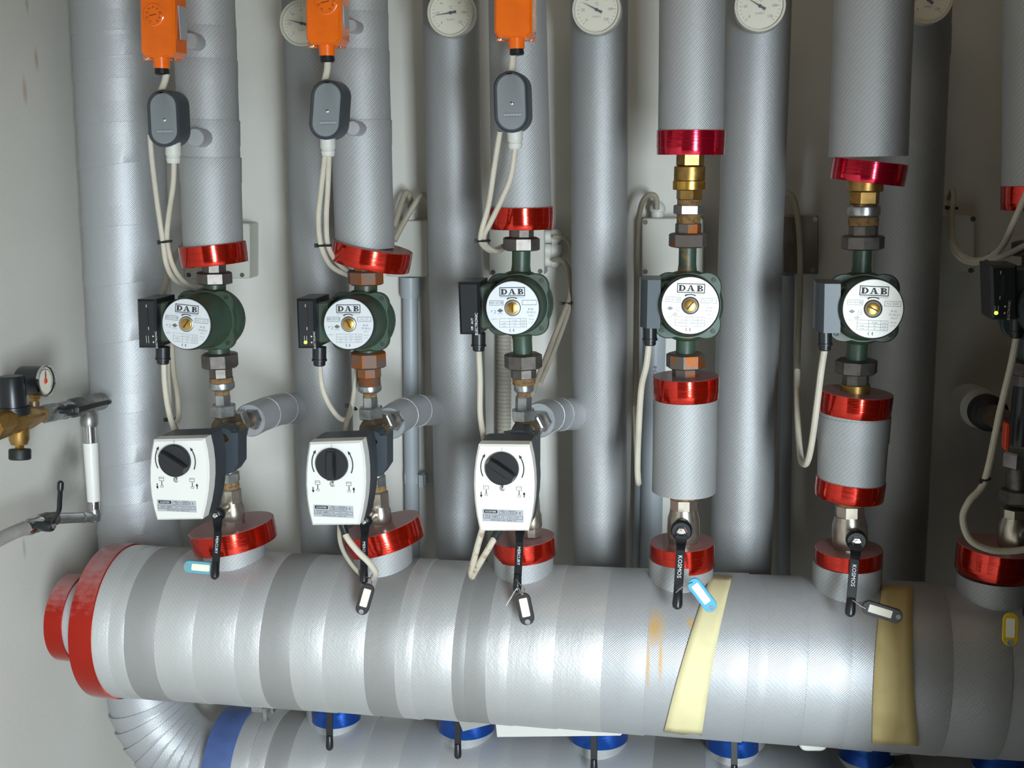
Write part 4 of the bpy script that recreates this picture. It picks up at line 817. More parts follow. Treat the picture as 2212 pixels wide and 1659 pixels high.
# ================================================================== ORANGE THERMOSTATS AND GREY PODS
def thermostat(label, x0, x1, yb, rot, dial, sidelab=True):
    Yf = -.165; w = x1-x0; t = thing('pipe_thermostat', label, 'thermostat', P((x0+x1)/2, yb, -.12))
    top = -60; sh = rot*(yb-top)
    pts = [(x0-sh, top), (x1-sh, top), (x1, yb-12), (x1-10, yb), (x0+10, yb), (x0, yb-12)]
    mb = MB(); mb.slab(pts, Yf, Yf+.045, .004, .005); mb.build('cover', M_['orange'], t)
    pts = [(x0-sh-2, top), (x1-sh+4, top), (x1+4, yb+7), (x0+4, yb+7)]
    mb = MB(); mb.slab(pts, Yf+.045, Yf+.06, .002, .002); b = mb.build('base', M_['orange'], t)
    for x in (x0+12, x1-4): p = P(x, yb+1, Yf+.044); mb = MB(); mb.lathe(p, V((0, -1, 0)), [(0, .004), (.002, .004), (.003, .002), (.003, 0)], 12); mb.build('base_screw', M_['chrome'], t)
    gx = (x0+x1)/2+6; A = P(gx, yb-4, Yf+.022); B = P(gx+1, yb+24, Yf+.022); L = (B-A).length; sc = S(A)
    mb = MB(); mb.lathe(A, B-A, [(0, 18*sc), (L, 17.5*sc)], 24); mb.build('cable_entry', M_['orange'], t)
    C = P(gx+2, yb+38, Yf+.022); mb = MB(); mb.lathe(B, C-B, [(0, 15*sc), ((C-B).length*.8, 16*sc), ((C-B).length, 13*sc)], 20); mb.build('gland_ring', M_['black'], t)
    if dial:
        p = P(dial[0], dial[1], Yf); R = dial[2]*S(p); d = V((0, -1, 0)); mb = MB(); mb.lathe(p, d, [(0, R*1.02), (.001, R), (.002, R*.9), (.001, R*.86), (.001, 0)], 40); dl = mb.build('dial', M_['orange'], t)
        q = MB(); o = p+d*.0016
        for k in range(9): a = math.radians(-60+k*37); q.text(o, V((1, 0, 0)), V((0, 0, 1)), str(90-k*10), R*.66*math.cos(a), R*.66*math.sin(a), R*.24)
        q.quad(o, V((.97, 0, .2)), V((-.2, 0, .97)), -.4*R, -.03*R, .3*R, .03*R)
        q.build('lettering', M_['print'], dl); mb = MB(); mb.lathe(p+V((R*.78, 0, -R*.1)), d, [(0, R*.2), (.004, R*.19), (.005, R*.12), (.005, 0)], 16); mb.build('dial_knob', M_['orange'], dl)
    if sidelab:   # grey rating sticker on the right flank
        F = P(x1, 0, Yf+.005); a = P(x1-rot*80, 10, Yf+.005); b = P(x1-rot*10, yb-40, Yf+.005); mb = MB()
        mb.box(V((max(a.x, b.x)+.0002, Yf+.028, (a.z+b.z)/2)), .0016, .026, a.z-b.z); mb.build('rating_sticker', M_['label'], t)
    return t
thermostat('leftmost orange pipe thermostat with dial and grey side sticker', 305, 380, 124, .016, (332, 32, 24))
thermostat('second orange pipe thermostat from left, overlapping a white thermometer', 662, 738, 97, .014, (704, 4, 27))
thermostat('third orange pipe thermostat, the one seen straight on', 1068, 1150, 82, 0, (1110, -30, 27), False)
def pod(label, cx, cy, w, h, rot, gx, g0, g1, Yf=-.155):
    t = thing('cable_joint_pod', label, 'junction box', P(gx, g1, Yf+.03))
    mb = MB(); mb.slab(rrect(cx, cy, w, h, w*.5, rot, 8), Yf, Yf+.045, .003, .004); mb.build('case', M_['darkgrey'], t)
    mb = MB(); mb.slab(rrect(cx, cy, w-13, h-14, w*.45, rot, 8), Yf-.0025, Yf+.003, .001, .001); ld = mb.build('lid', M_['pod'], t)
    p = P(cx+2, cy+3, Yf-.0025); mb = MB(); mb.lathe(p, V((0, -1, 0)), [(0, .003), (.001, .003), (.002, .0015), (.002, 0)], 12); mb.build('lid_screw', M_['chrome'], ld)
    q = MB(); o = P(cx+4, cy+28, Yf-.0028)
    for k in range(6): q.rect(o, V((1, 0, 0)), V((0, 0, 1)), -.014+k*.0047, -.003, -.0105+k*.0047, .003, .0011)
    q.build('lettering', M_['label'], ld)
    A, B = P(gx, g0, Yf+.022), P(gx+1, g1, Yf+.022); L = (B-A).length; sc = S(A)
    mb = MB(); mb.lathe(A, B-A, [(-.008, 17*sc), (L*.5, 17*sc), (L*.56, 15*sc), (L*.66, 15*sc), (L*.7, 16*sc), (L*.95, 14*sc), (L, 12*sc)], 12); mb.build('gland', M_['gland'], t)
pod('leftmost grey oval cable joint pod below its orange thermostat', 353, 256, 68, 124, -.05, 374, 316, 353)
pod('second grey oval cable joint pod, leaning right, below its orange thermostat', 705, 237, 70, 130, .07, 708, 302, 338)
pod('third grey oval cable joint pod below the straight orange thermostat', 1104, 220, 74, 134, -.03, 1112, 285, 322)
def nub(x, y, hw, label, Y0=-.04, Y1=-.085):
    p = P(x, y, Y1); r = hw*S(p); mb = MB(); mb.lathe(V((p.x, Y0, p.z)), V((0, -1, 0)), [(0, r*1.05), (.5*(Y0-Y1), r), (Y0-Y1-.002, r), (Y0-Y1, r*.9)], 24, wob=.02)
    tag(mb.build('sensor_pocket', M_['foil_A']), label, 'sensor pocket')
nub(420, 297, 20, 'foil wrapped pocket sticking out beside the leftmost grey pod')
nub(408, 88, 18, 'foil wrapped pocket behind the leftmost orange thermostat')
nub(762, 277, 16, 'foil wrapped pocket beside the second grey pod')
nub(757, 55, 14, 'foil wrapped pocket behind the second orange thermostat')

# ================================================================== CABLES
def cable(label, pts, r=.0046, m='cable', name='cable', cat='cable', n=7):
    mb = MB(); mb.tube(smooth([P(*p) for p in pts], n), r, 10); return tag(mb.build(name, M_[m]), label, cat)
cable('short ivory cable from the leftmost orange thermostat to its pod', [(360, 158, -.143), (356, 175, -.14), (349, 196, -.135)], .0058)
cable('short ivory cable from the second orange thermostat to its pod', [(708, 130, -.143), (707, 150, -.14), (702, 174, -.135)], .0058)
cable('short ivory cable from the third orange thermostat to its pod', [(1108, 114, -.143), (1107, 135, -.14), (1104, 156, -.135)], .0058)
cable('left ivory cable of the leftmost pod sweeping down behind the pump', [(324, 290, -.12), (329, 350, -.11), (340, 440, -.09), (352, 522, -.08), (360, 572, -.07), (378, 605, -.04), (410, 622, .02), (450, 630, .05)])
cable('right ivory cable of the leftmost pod sweeping down behind the pump', [(376, 350, -.133), (374, 400, -.12), (364, 470, -.09), (361, 520, -.075), (372, 570, -.06), (395, 606, -.03), (425, 622, .03), (455, 626, .06)])
cable('left ivory cable of the second pod curving behind the rusty union', [(702, 336, -.133), (694, 410, -.11), (688, 470, -.09), (693, 528, -.075), (713, 572, -.04), (745, 592, .0), (775, 600, .06)])
cable('right ivory cable of the second pod curving behind the rusty union', [(711, 336, -.133), (708, 410, -.11), (705, 470, -.09), (708, 526, -.07), (724, 561, -.035), (750, 584, .01), (780, 592, .07)])
cable('left ivory cable of the third pod looping beside the red ring', [(1080, 284, -.12), (1068, 360, -.11), (1056, 440, -.10), (1040, 500, -.09), (1040, 525, -.07), (1062, 542, -.03), (1090, 530, .05)])
cable('right ivory cable of the third pod crossing the bright red ring', [(1113, 320, -.133), (1104, 380, -.125), (1086, 426, -.115), (1060, 480, -.10), (1046, 508, -.085), (1050, 530, -.06), (1074, 543, -.02), (1096, 530, .06)])
YP = -.078
cable('ivory cable hanging from the leftmost pump plug', [(354, 782, YP), (356, 830, YP), (363, 880, -.07), (372, 915, -.06), (383, 940, -.05)], .0052)
cable('grey beige cable hanging behind the leftmost pump plug cable', [(400, 660, .0), (374, 720, .02), (374, 790, .02), (383, 850, .0), (386, 895, -.01), (382, 912, -.02)], .005, 'cable_grey')
cable('thin grey cable tied behind the leftmost pump plug', [(366, 730, .04), (364, 800, .03), (368, 870, .02), (374, 905, .0), (384, 935, -.02)], .004, 'cable_grey')
cable('ivory cable from the second pump plug looping up behind the union', [(691, 788, YP), (696, 835, YP), (710, 872, -.07), (732, 902, -.05), (750, 905, -.03), (760, 880, .0), (766, 840, .02), (772, 790, .04)], .0046)
cable('grey cable rising behind the second actuator beside the mixing valve', [(746, 950, -.08), (748, 915, -.05), (760, 870, .01), (770, 810, .05), (774, 770, .07)], .0046, 'cable_grey')
cable('ivory cable hanging from the middle pump plug', [(1034, 754, YP), (1037, 820, YP), (1037, 890, -.08), (1043, 935, -.09), (1050, 965, -.1)], .0052)
cable('grey beige cable leaving the middle junction box and running down to the valve', [(1196, 562, .41), (1214, 563, .38), (1229, 585, .34), (1231, 635, .30), (1220, 670, .25), (1194, 735, .18), (1168, 800, .1), (1150, 850, .05)], .0048, 'cable_grey')
cable('second grey beige cable of the middle junction box running down beside the first', [(1196, 512, .41), (1224, 517, .40), (1238, 560, .36), (1235, 640, .31), (1222, 690, .26), (1196, 760, .18), (1166, 830, .1)], .0046, 'cable_grey')
cable('ivory cable hanging in a long narrow loop from the fourth pump plug', [(1402, 742, YP), (1396, 790, -.07), (1385, 840, -.05), (1379, 940, -.02), (1377, 1010, 0.0), (1379, 1042, .015), (1378, 1030, .05), (1375, 950, .10), (1373, 880, .16)], .0056)
cable('beige cable arching from the fourth junction box gland down the wall', [(1419, 452, .42), (1417, 426, .41), (1402, 421, .40), (1386, 442, .39), (1377, 500, .38), (1375, 620, .37), (1374, 760, .32), (1374, 880, .25)], .0056, 'cable_grey')
cable('ivory cable of the fifth pump plug hanging in a deep U', [(1781, 755, YP), (1774, 800, -.07), (1764, 880, -.05), (1753, 960, -.02), (1745, 995, .0), (1737, 1003, .02), (1729, 985, .05), (1723, 900, .1), (1722, 800, .16)], .0056)
cable('beige cable arching over the glossy junction box', [(1680, 413, .38), (1698, 417, .37), (1714, 428, .36), (1723, 470, .35), (1728, 540, .35), (1728, 640, .33), (1724, 740, .28), (1722, 800, .2)], .0056, 'cable_grey')
cable('dim cable looping from the right-hand junction box to the dark pump', [(2050, 430, .40), (2057, 410, .38), (2060, 425, .36), (2056, 470, .32), (2060, 520, .25), (2076, 548, .18), (2104, 562, .12), (2136, 556, .06), (2165, 532, 0), (2190, 480, -.05), (2225, 400, -.08)], .0052)
cable('second dim cable following the loop toward the right edge', [(2030, 415, .40), (2044, 440, .38), (2052, 470, .33), (2056, 525, .26), (2072, 555, .19), (2102, 568, .13), (2136, 560, .07), (2175, 550, .0), (2230, 522, -.04)], .0052)
cable('dim ivory cable from the dark pump plug curling over the shadowed red collar', [(2196, 728, YP), (2184, 790, YP), (2160, 890, -.08), (2128, 1035, -.09), (2094, 1082, -.1), (2080, 1120, -.1), (2096, 1166, -.1), (2140, 1188, -.1), (2190, 1190, -.1), (2240, 1182, -.1)], .0056)
cable('ivory cable dangling under the middle actuator', [(740, 1130, -.16), (748, 1158, -.165), (772, 1190, -.165), (797, 1215, -.16), (811, 1236, -.15), (806, 1248, -.13)], .0056)
cable('grey cable curving behind the lever under the middle actuator', [(733, 1130, -.13), (734, 1165, -.13), (744, 1195, -.125), (765, 1226, -.12), (788, 1248, -.11)], .004, 'cable_grey')
cable('stained cable hanging from the lower left of the grubby actuator', [(1043, 1140, -.16), (1034, 1170, -.165), (1025, 1205, -.16), (1018, 1232, -.145), (1019, 1244, -.13)], .0056, 'cable_dirty')
cable('rust-stained cable slanting from the black plug under the grubby actuator', [(1072, 1155, -.16), (1058, 1180, -.165), (1040, 1210, -.16), (1026, 1234, -.145), (1020, 1246, -.13)], .0056, 'cable_dirty')
def plug(pts, r, label):
    mb = MB(); mb.tube([P(*p) for p in pts], r, 14); tag(mb.build('cable_plug', M_['black']), label, 'plug')
plug([(1082, 1140, -.16), (1074, 1152, -.16), (1068, 1163, -.16)], .0072, 'black cable plug under the grubby actuator')
plug([(738, 1128, -.16), (742, 1140, -.162), (747, 1154, -.165)], .0066, 'black cable plug under the middle actuator')
cable('beige cable arching out of the top of the second junction box', [(852, 490, .36), (862, 455, .38), (872, 425, .40), (880, 416, .41), (886, 428, .42), (888, 455, .43)], .0062, 'cable_grey')
cable('beige cable crossing in front of the second junction box', [(852, 520, .34), (870, 485, .36), (890, 450, .37), (908, 424, .38), (920, 424, .38), (930, 445, .37), (936, 480, .36)], .0062, 'cable_grey')
cable('grey cable lying behind the leftmost pump beside the junction box', [(352, 640, .10), (362, 600, .14), (375, 560, .2), (392, 535, .26), (410, 510, .34)], .006, 'cable_grey')
def tie(x, y, Y, rx, label, ang=0.0, r=.0022):
    c = P(x, y, Y); sc = S(c); pts = []; ca, sa = math.cos(ang), math.sin(ang)
    for k in range(17):
        a = 2*math.pi*k/16; u = rx*sc*math.cos(a); w = rx*.55*sc*math.sin(a); pts.append(c+V((u*ca, w, u*sa)))
    mb = MB(); mb.tube(pts, r, 6); h = c+V((-rx*sc*ca, -.003, -rx*sc*sa)); mb.box(h, .006, .005, .007); tag(mb.build('cable_tie', M_['black_rubber']), label, 'cable tie')
tie(358, 522, -.078, 13, 'black tie round the pair of cables left of the leftmost red ring', .1)
tie(700, 530, -.072, 16, 'black tie round the pair of cables left of the tilted red ring', 0)
tie(1044, 520, -.078, 14, 'black tie round the pair of cables left of the middle pump')
tie(760, 880, .005, 11, 'black tie round the cable loop under the second pump', -.4)
tie(374, 905, .0, 16, 'black tie round the cables above the leftmost actuator', .1)
tie(1224, 655, .27, 12, 'small black tie on the cables right of the middle pump')
tie(2056, 449, .345, 11, 'black tie on the dim cables beside the right-hand junction box', -.1, .0028)
tie(2134, 558, .065, 9, 'black tie where the dim cables split at right', 1.2, .003)
tie(2128, 1036, -.09, 9, 'black tie on the dim curling cable at right', .3, .003)

# ================================================================== JUNCTION BOXES, CONDUITS
def jbox(x0, x1, y0, y1, label, glands=(), screws=(), m='jbox', depth=.065, side=()):
    Yf = YB-depth; t = thing('junction_box', label, 'junction box', P((x0+x1)/2, y1, YB-.03))
    mb = MB(); mb.slab(rrect((x0+x1)/2, (y0+y1)/2, x1-x0, y1-y0, 5), Yf+.016, YB, 0); mb.build('box', M_['jbox'] if m == 'jbox' else M_[m], t)
    mb = MB(); mb.slab(rrect((x0+x1)/2, (y0+y1)/2, x1-x0-1, y1-y0-1, 6), Yf, Yf+.0155, .002, .002); ld = mb.build('lid', M_[m], t)
    for (x, y) in screws: p = P(x, y, Yf); mb = MB(); mb.lathe(p, V((0, -1, 0)), [(0, .0052), (.0012, .005), (.0012, .003), (.0004, .003), (.0004, 0)], 14); mb.build('lid_screw', M_['nut'], ld)
    for (x, y, dx, dz) in glands:
        p = P(x, y, YB-.035); d = V((dx, 0, dz)); mb = MB(); mb.lathe(p, d, [(-.006, .014), (.012, .014), (.013, .0165), (.022, .0165), (.028, .013), (.034, .008)], 14); mb.build('gland', M_['gland'], t)
jbox(398, 540, 482, 602, 'grey junction box on the wall behind the leftmost red ring', screws=((523, 594), (408, 594)))
jbox(838, 926, 476, 598, 'grey junction box with two arching cables, right of the tilted red ring', glands=((884, 474, 0, 1),))
jbox(1056, 1176, 478, 595, 'grey junction box behind the middle pump with side glands', glands=((1180, 511, 1, 0), (1180, 540, 1, 0), (1180, 562, 1, 0)), screws=((1065, 588), (1167, 586)))
jbox(1386, 1520, 471, 598, 'grey junction box left of the fourth pump with a top gland', glands=((1420, 470, 0, 1),), screws=((1394, 480), (1394, 587)))
jbox(1690, 1768, 465, 592, 'glossy copper-tinted junction box right of the fourth pump', screws=((1761, 474), (1755, 583)), m='jbox_glossy')
jbox(2010, 2106, 468, 590, 'dim junction box in shadow near the right edge', screws=((2102, 473), (2097, 584)))
def conduit(x0, y0, x1, y1, hw, label, m='conduit', Y=None, rib=False, collar=None, mark=None):
    Y = YB-.028 if Y is None else Y; A, B = P(x0, y0, Y), P(x1, y1, Y); sc = S((A+B)/2); L = (A-B).length; t = thing('conduit', label, 'conduit', B)
    mb = MB()
    if rib:
        n = int(L/.0085); pr = []
        for k in range(n): pr += [(L*k/n, hw*.88*sc), (L*(k+.3)/n, hw*sc), (L*(k+.7)/n, hw*sc)]
        pr.append((L, hw*.88*sc)); mb.lathe(B, A-B, pr, 20)
    else: mb.lathe(B, A-B, [(0, hw*sc), (L, hw*sc)], 24)
    tb = mb.build('tube', M_[m], t)
    if collar: mb = MB(); mb.lathe(A, B-A, [(0, hw*1.3*sc), (collar*sc*.8, hw*1.3*sc), (collar*sc, hw*1.22*sc)], 24); mb.build('coupling', M_[m], t)
    if mark: q = MB(); q.text((A+B)/2+V((hw*.2*sc, -hw*sc*1.02, L*mark[1])), V((0, 0, 1)), V((-1, 0, 0)), mark[0], 0, 0, .011); q.build('lettering', M_['print_dark'], tb)
    return t
conduit(886, 598, 892, 1300, 16, 'straight grey conduit below the second junction box', collar=44)
conduit(1090, 600, 1088, 1000, 16, 'beige corrugated conduit behind the middle pump', 'corrug', rib=True)
conduit(1416, 598, 1404, 1300, 24, 'wide grey conduit with printed marking behind the fourth pump plug', mark=('C E   IMQ  CEI 23-8', .18))
conduit(1703, 594, 1692, 1300, 13, 'slim grey conduit below the glossy junction box')
conduit(1386, 598, 1372, 1300, 7, 'thin grey conduit beside the wide printed conduit')
mb = MB(); p = P(899, 1033, YB-.03); sc = S(p); mb.box(p, 46*sc, .02, 22*sc); mb.box(p+V((16*sc, -.008, 0)), 10*sc, .03, 26*sc); tag(mb.build('conduit_clip', M_['conduit']), 'grey clip holding the straight conduit to the wall', 'clip')

# ================================================================== THERMOMETERS
def thermo(x, y, hw, ang, label, red=False):
    Yf = .16; c = P(x, y, Yf); r = hw*S(c); d = V((0, -1, 0)); t = thing('dial_thermometer', label, 'thermometer', c-V((0, 0, r)))
    mb = MB(); mb.lathe(V((c.x, .26, c.z)), d, [(0, .012), (.05, .012), (.055, r*.9), (.065, r), (.092, r), (.1, r*.985), (.1, r*.90), (.094, r*.88), (.094, 0)], 48); mb.build('case', M_['bezel'], t)
    mb = MB(); mb.lathe(c+V((0, .006, 0)), d, [(0, r*.88), (.0006, r*.88), (.0006, 0)], 40); dl = mb.build('dial', M_['dial'], t)
    o = c+V((0, .0046, 0)); q = MB(); X_, Z_ = V((1, 0, 0)), V((0, 0, 1))
    for k in range(25):
        a = math.radians(225-k*11.25); l = .08 if k % 4 else .13; ca, sa = math.cos(a), math.sin(a); q.poly(o, X_, Z_, [(r*.80*ca-.008*r*sa, r*.80*sa+.008*r*ca), (r*.80*ca+.008*r*sa, r*.80*sa-.008*r*ca), (r*(.80-l)*ca+.008*r*sa, r*(.80-l)*sa-.008*r*ca), (r*(.80-l)*ca-.008*r*sa, r*(.80-l)*sa+.008*r*ca)])
    for k in range(7): a = math.radians(225-k*45); q.text(o, X_, Z_, str(k*20), r*.56*math.cos(a), r*.56*math.sin(a), r*.15)
    q.text(o, X_, Z_, '°C', 0, r*.22, r*.16); q.text(o, X_, Z_, 'CLASS 2', 0, -r*.28, r*.1); q.build('lettering', M_['print_grey'], dl)
    a = math.radians(ang); ca, sa = math.cos(a), math.sin(a); n_ = (-sa, ca); o2 = c+V((0, .003, 0)); mb = MB()
    pts = [(.72*r*ca, .72*r*sa), (n_[0]*.03*r, n_[1]*.03*r), (-.25*r*ca+n_[0]*.06*r, -.25*r*sa+n_[1]*.06*r), (-.25*r*ca-n_[0]*.06*r, -.25*r*sa-n_[1]*.06*r), (-n_[0]*.03*r, -n_[1]*.03*r)]
    mb.loft([[o2+X_*p_[0]+Z_*p_[1]+V((0, dd, 0)) for p_ in pts] for dd in (0, .0008)]); mb.lathe(o2, d, [(-.002, r*.07), (.001, r*.06), (.001, 0)], 12); mb.build('pointer', M_['print_dark'], t)
thermo(650, 50, 49, 165, 'white dial thermometer half hidden behind the second orange thermostat')
thermo(972, 27, 51, 188, 'white dial thermometer with pointer lying left, between the orange thermostats')
thermo(1288, 20, 53, 152, 'white dial thermometer right of the third orange thermostat')
thermo(1642, 12, 55, 148, 'white dial thermometer between the two right-hand insulation sleeves')
thermo(2006, -2, 52, 140, 'white dial thermometer half hidden at the upper right')

# ================================================================== KEY TAGS
def ktag(c, L, w, ang, Y, label, m, pm='paper', ring_=None, tilt=0.0):
    """c px centre; ang image angle (deg) of the eyelet end, measured clockwise from right"""
    a = math.radians(ang); ux, uy = math.cos(a), math.sin(a); t = thing('key_tag', label, 'key tag', P(c[0], c[1]+L*.4, Y))
    out = rrect(c[0], c[1], L, w, w*.48, a, 6)
    mb = MB(); mb.slab(out, Y, Y+.004, .0008, .0008); mb.build('holder', M_[m], t)
    mb = MB(); mb.slab(rrect(c[0]-ux*L*.05, c[1]-uy*L*.05, L*.58, w*.55, 2, a, 2), Y-.0012, Y+.001); mb.build('paper_insert', M_[pm], t)
    p = P(c[0]+ux*L*.40, c[1]+uy*L*.40, Y); sc = S(p); mb = MB(); mb.lathe(p, V((0, -1, 0)), [(.0, w*.19*sc), (.0008, w*.19*sc), (.0008, w*.13*sc), (.0002, w*.12*sc), (.0002, 0)], 14); mb.build('eyelet', M_['foam'], t)
    if ring_: mb = MB(); mb.tube(smooth([P(*q) for q in ring_], 6), .0011, 6); mb.build('wire_ring', M_['chrome'], t)
ktag((430, 1226), 68, 26, 185, -.115, 'teal key tag lying behind the leftmost valve lever', 'tag_teal')
ktag((788, 1295), 68, 29, 106, -.165, 'black key tag hanging below the second valve lever', 'tag_black', ring_=[(790, 1246, -.146), (800, 1250, -.155), (802, 1258, -.16), (798, 1268, -.163), (792, 1262, -.16)])
ktag((1134, 1316), 70, 32, 78, -.165, 'black key tag hanging below the third valve lever', 'tag_black', ring_=[(1115, 1252, -.15), (1124, 1262, -.16), (1132, 1272, -.165), (1128, 1284, -.166), (1118, 1270, -.16), (1104, 1290, -.16), (1092, 1308, -.158)])
ktag((1517, 1286), 84, 29, 53, -.165, 'bright blue key tag with white insert beside the fourth valve lever', 'tag_blue', 'paper_white', ring_=[(1460, 1280, -.158), (1472, 1270, -.162), (1486, 1262, -.165), (1496, 1258, -.166)])
ktag((1906, 1322), 90, 30, 17, -.165, 'black key tag sticking out right of the fifth valve lever', 'tag_black', ring_=[(1842, 1296, -.155), (1850, 1302, -.16), (1862, 1310, -.165), (1870, 1314, -.166)])
ktag((2183, 1360), 72, 34, 92, -.165, 'dim yellow key tag in shadow at the right', 'tag_yellow')

# ================================================================== FILLING GROUP along the left wall
XF = -1.27
def ycyl(a, b, prof, X=XF, seg=22, mb=None):
    A, B = PX(a[0], a[1], X), PX(b[0], b[1], X); L = (B-A).length; sc = S((A+B)/2); return (mb or MB()).lathe(A, B-A, [(t*L, r*sc) for t, r in prof], seg)
t = thing('pressure_reducer', 'brass filling pressure reducer with black cap at the left edge', 'valve', PX(44, 995, XF))
ycyl((-40, 921), (82, 897), [(0, 20), (.2, 20), (.3, 26), (.55, 30), (.8, 27), (1, 18)], mb=None).build('body', M_['brass'], t)
ycyl((30, 895), (24, 812), [(0, 34), (.14, 34), (.15, 33), (.20, 33), (.21, 28), (.95, 27), (1, 24), (1, 0)], seg=36).build('bonnet_cap', M_['black'], t)
ycyl((40, 905), (42, 960), [(0, 24), (.3, 24), (.5, 21), (.8, 21), (1, 17)]).build('bowl', M_['brass'], t)
ycyl((42, 955), (43, 974), [(0, 11), (1, 10)], seg=6).build('drain_nut', M_['gold'], t)
ycyl((43, 970), (43, 993), [(0, 22), (.1, 23), (.9, 23), (1, 20), (1, 0)], seg=26).build('drain_knob', M_['black_rubber'], t)
ycyl((-20, 926), (12, 916), [(0, 30), (1, 28)], seg=6).build('inlet_nut', M_['brass'], t)
gp = PX(101, 823, -1.235); gr = 34*S(gp)
t = thing('pressure_gauge', 'small round black pressure gauge with red and black pointers, left edge', 'gauge', PX(72, 872, XF))
mb = MB(); mb.lathe(gp, V((1, 0, 0)), [(-.055, gr*.8), (-.05, gr*.92), (-.006, gr*.95), (-.003, gr), (0, gr), (0, gr*.9), (-.004, gr*.88), (-.004, 0)], 40); mb.build('case', M_['black'], t)
mb = MB(); mb.lathe(gp, V((1, 0, 0)), [(-.004, gr*1.01), (.0015, gr*1.01), (.002, gr*.93), (-.002, gr*.9)], 40, cap0=False, cap1=False); mb.build('bezel', M_['chrome'], t)
mb = MB(); mb.lathe(gp, V((1, 0, 0)), [(-.006, gr*.9), (-.0035, gr*.9), (-.0035, 0)], 36); mb.build('dial', M_['dial'], t)
o = gp+V((-.003, 0, 0)); Y_, Z_ = V((0, 1, 0)), V((0, 0, 1))
mb = MB(); mb.quad(o, Y_*.97-Z_*.2, Z_*.97+Y_*.2, -.0012, -.006, .0012, gr*.7); mb.arc(o, Y_, Z_, 0, 0, gr*.78, gr*.74, -.8, 3.9, 18); mb.build('pointer', M_['print'], t)
mb = MB(); mb.quad(o+V((.001, 0, 0)), Y_, Z_, .002, -.002, .0038, gr*.7); mb.lathe(o, V((1, 0, 0)), [(0, gr*.16), (.002, gr*.15), (.002, 0)], 14); mb.build('red_pointer', M_['redplastic'], t)
ycyl((76, 848), (74, 872), [(0, 13), (.5, 13), (.55, 10), (1, 10)], seg=6).build('stem_nut', M_['brass'], t); ycyl((74, 868), (72, 905), [(0, 11), (1, 11)]).build('stem', M_['bronze'], t)
t = thing('filling_pipe', 'steel filling pipe run with tee from the reducer into the big corner pipe', 'pipe', PX(194, 1130, XF))
ycyl((78, 897), (96, 894), [(0, 17), (1, 17)]).build('sealed_thread', M_['hemp'], t)
ycyl((91, 895), (124, 889), [(0, 18), (.1, 20), (.9, 20), (1, 18)], seg=8).build('hex_nut', M_['steel'], t)
ycyl((118, 890), (250, 861), [(0, 13), (1, 13)]).build('pipe', M_['galv'], t)
ycyl((128, 889), (150, 883), [(0, 18), (.5, 20), (1, 18)], seg=20).build('coupling', M_['steel'], t)
ycyl((176, 876), (222, 866), [(0, 17), (.1, 19), (.9, 19), (1, 17)]).build('tee', M_['galv'], t)
ycyl((194, 872), (192, 922), [(0, 14), (.4, 15), (.5, 18), (.8, 19), (1, 16)]).build('tee_branch', M_['galv'], t)
ycyl((193, 920), (204.5, 1112), [(0, 13), (1, 11.5)]).build('riser_pipe', M_['chrome'], t)
ycyl((195.2, 956), (202.7, 1082), [(0, 15), (.02, 15.6), (1, 13.6)]).build('white_sleeve', M_['pvc'], t)
ycyl((204, 1100), (203, 1126), [(0, 13), (.5, 15), (1, 13)]).build('elbow', M_['steel'], t)
ycyl((206, 1117), (118, 1120), [(0, 12), (.1, 12), (.11, 11), (.3, 11), (.31, 12.5), (.36, 12.5), (.37, 11), (1, 12)]).build('lower_pipe', M_['steel'], t)
def sidevalve(label, a, b, r, hub, pts, ws):
    t = thing('lever_valve', label, 'valve', PX(hub[0], hub[1]+20, XF)); ycyl(a, b, [(0, r*.8), (.2, r*.85), (.35, r), (.65, r), (.8, r*.85), (1, r*.8)]).build('body', M_['nut'], t)
    h = PX(hub[0], hub[1], XF+.045); sc = S(h); mb = MB(); mb.lathe(h, V((1, 0, 0)), [(-.03, 9*sc), (-.012, 9*sc), (-.012, 13*sc), (0, 13*sc), (.004, 11*sc), (.004, 0)], 20)
    q = [PX(x, y, XF+dx) for x, y, dx in pts]; s2 = smooth(q, 5); n = len(s2); mb.strip(s2, [(ws[0]+(ws[1]-ws[0])*k/(n-1))*sc for k in range(n)], .005, wd=V((0, .8, .6)) if abs(q[-1].z-q[0].z) < .05 else V((0, 1, 0)))
    e = q[-1]; dd = (q[-1]-q[-2]).normalized(); mb.lathe(e-dd*.015, dd, [(0, ws[1]*.45*sc), (.004, ws[1]*.58*sc), (.016, ws[1]*.58*sc), (.02, ws[1]*.3*sc), (.02, 0)], 14)
    mb.build('handle', M_['black'], t); mb = MB(); mb.lathe(h+V((.004, 0, 0)), V((1, 0, 0)), [(0, 6*sc), (.004, 6*sc), (.005, 4*sc), (.005, 0)], 6); mb.build('handle_nut', M_['steel'], t)
sidevalve('filling valve with black lever lying along the pipe, left of the corner pipe', (140, 886), (186, 874), 21, (160, 886), [(162, 886, .046), (180, 882, .048), (205, 875, .05), (236, 868, .05)], (14, 10))
sidevalve('drain valve with upright black lever at the left edge', (118, 1120), (74, 1134), 19, (110, 1136), [(110, 1134, .046), (116, 1122, .05), (127, 1104, .06), (129, 1080, .062), (131, 1044, .062)], (15, 12))
t = thing('hose', 'pale grey hose leaving the drain valve at the left edge', 'hose', PX(20, 1170, XF))
mb = MB(); mb.tube(smooth([PX(x, y, XF) for x, y in ((62, 1138), (40, 1146), (15, 1157), (-15, 1172), (-60, 1190))], 6), 15*S(PX(30, 1150, XF)), 20); mb.build('tube', M_['hose'], t)
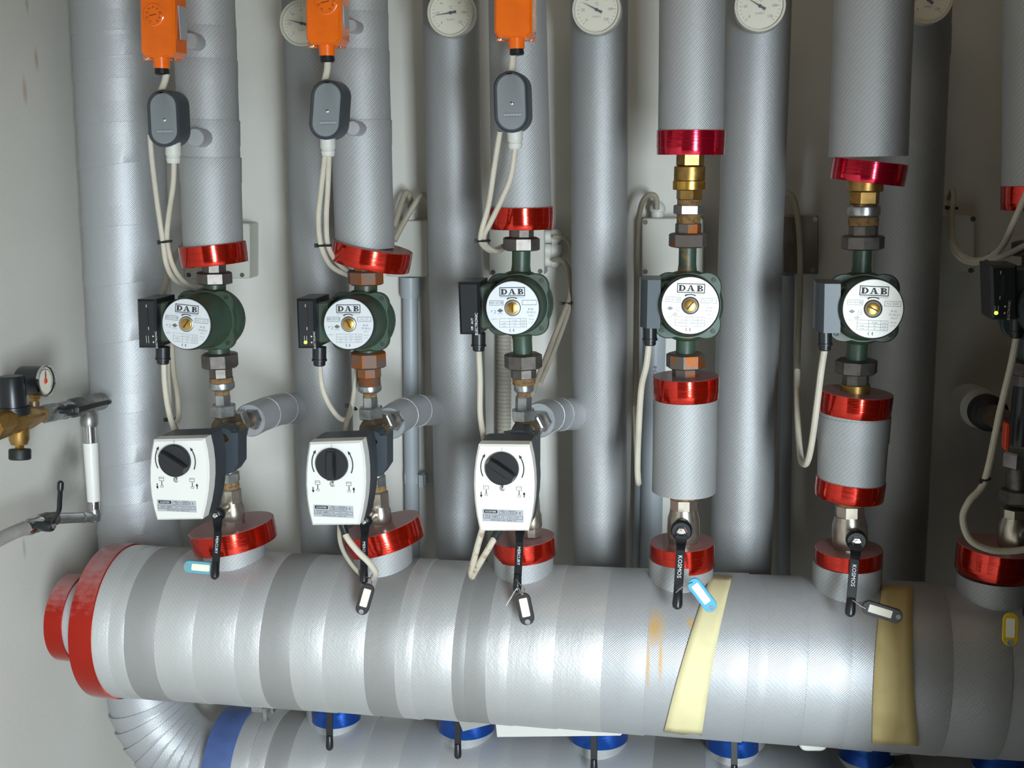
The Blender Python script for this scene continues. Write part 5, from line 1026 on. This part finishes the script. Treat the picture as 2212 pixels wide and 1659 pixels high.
ycyl((84, 1130), (54, 1141), [(0, 17), (.3, 19), (.6, 17), (.65, 19), (.9, 18), (1, 15)]).build('hose_nut', M_['chrome'], t)

# ================================================================== DIM THINGS AT THE RIGHT
t = thing('wall_branch', 'dim pipe branch with black rubber ring coming out of the wall at right', 'pipe', P(2110, 930, .3))
A, B = P(2092, 868, .42), P(2165, 908, .12); d = B-A; L = d.length; sc = S(A)
mb = MB(); mb.lathe(A, d, [(0, 40*sc), (.04, 41*sc), (.12, 41*sc), (.125, 30*sc)], 36); mb.build('foil_sleeve', M_['gland'], t)
mb = MB(); mb.lathe(A, d, [(.16, 34*sc), (.165, 36*sc), (.20, 36*sc), (.205, 28*sc), (.22, 30*sc), (.225, 22*sc)], 36); mb.build('rubber_ring', M_['black_rubber'], t)
mb = MB(); mb.lathe(A, d, [(.1, 22*sc), (L, 22*sc)], 24); mb.build('pipe', M_['bronze'], t)
mb = MB(); mb.slab(rrect(2176, 944, 11, 60, 5, .06), -.05, -.03, .002, .002); tag(mb.build('red_valve_handle', M_['redplastic']), 'small orange red valve handle in shadow at right', 'valve handle')

# ================================================================== REPEATS SHARE A GROUP
GROUPS = {'circulator_pump': 'circulator pumps on the risers', 'valve_actuator': 'white valve actuators', 'mixing_valve': 'mixing valves behind the actuators', 'ball_valve': 'lever ball valves', 'key_tag': 'key tags on the valve levers',
          'pipe_thermostat': 'orange pipe thermostats', 'cable_joint_pod': 'grey cable joint pods', 'junction_box': 'junction boxes on the wall', 'dial_thermometer': 'dial thermometers on the wall pipes', 'insulation_sleeve': 'insulation sleeves on the risers',
          'insulated_riser_pipe': 'insulated pipes behind the pumps', 'cable': 'cables of the pumps and sensors', 'cable_tie': 'cable ties', 'conduit': 'conduits on the wall', 'insulated_elbow': 'insulated branch elbows', 'sensor_pocket': 'foil wrapped sensor pockets',
          'pipe_fitting': 'threaded fittings on the risers', 'check_valve': 'brass check valves', 'lever_valve': 'lever valves of the filling group', 'cable_plug': 'black cable plugs'}
for ob in list(COL.objects):
    if ob.parent is None and 'category' in ob.keys():
        g = GROUPS.get(ob.name.split('.')[0])
        if g: ob['group'] = g
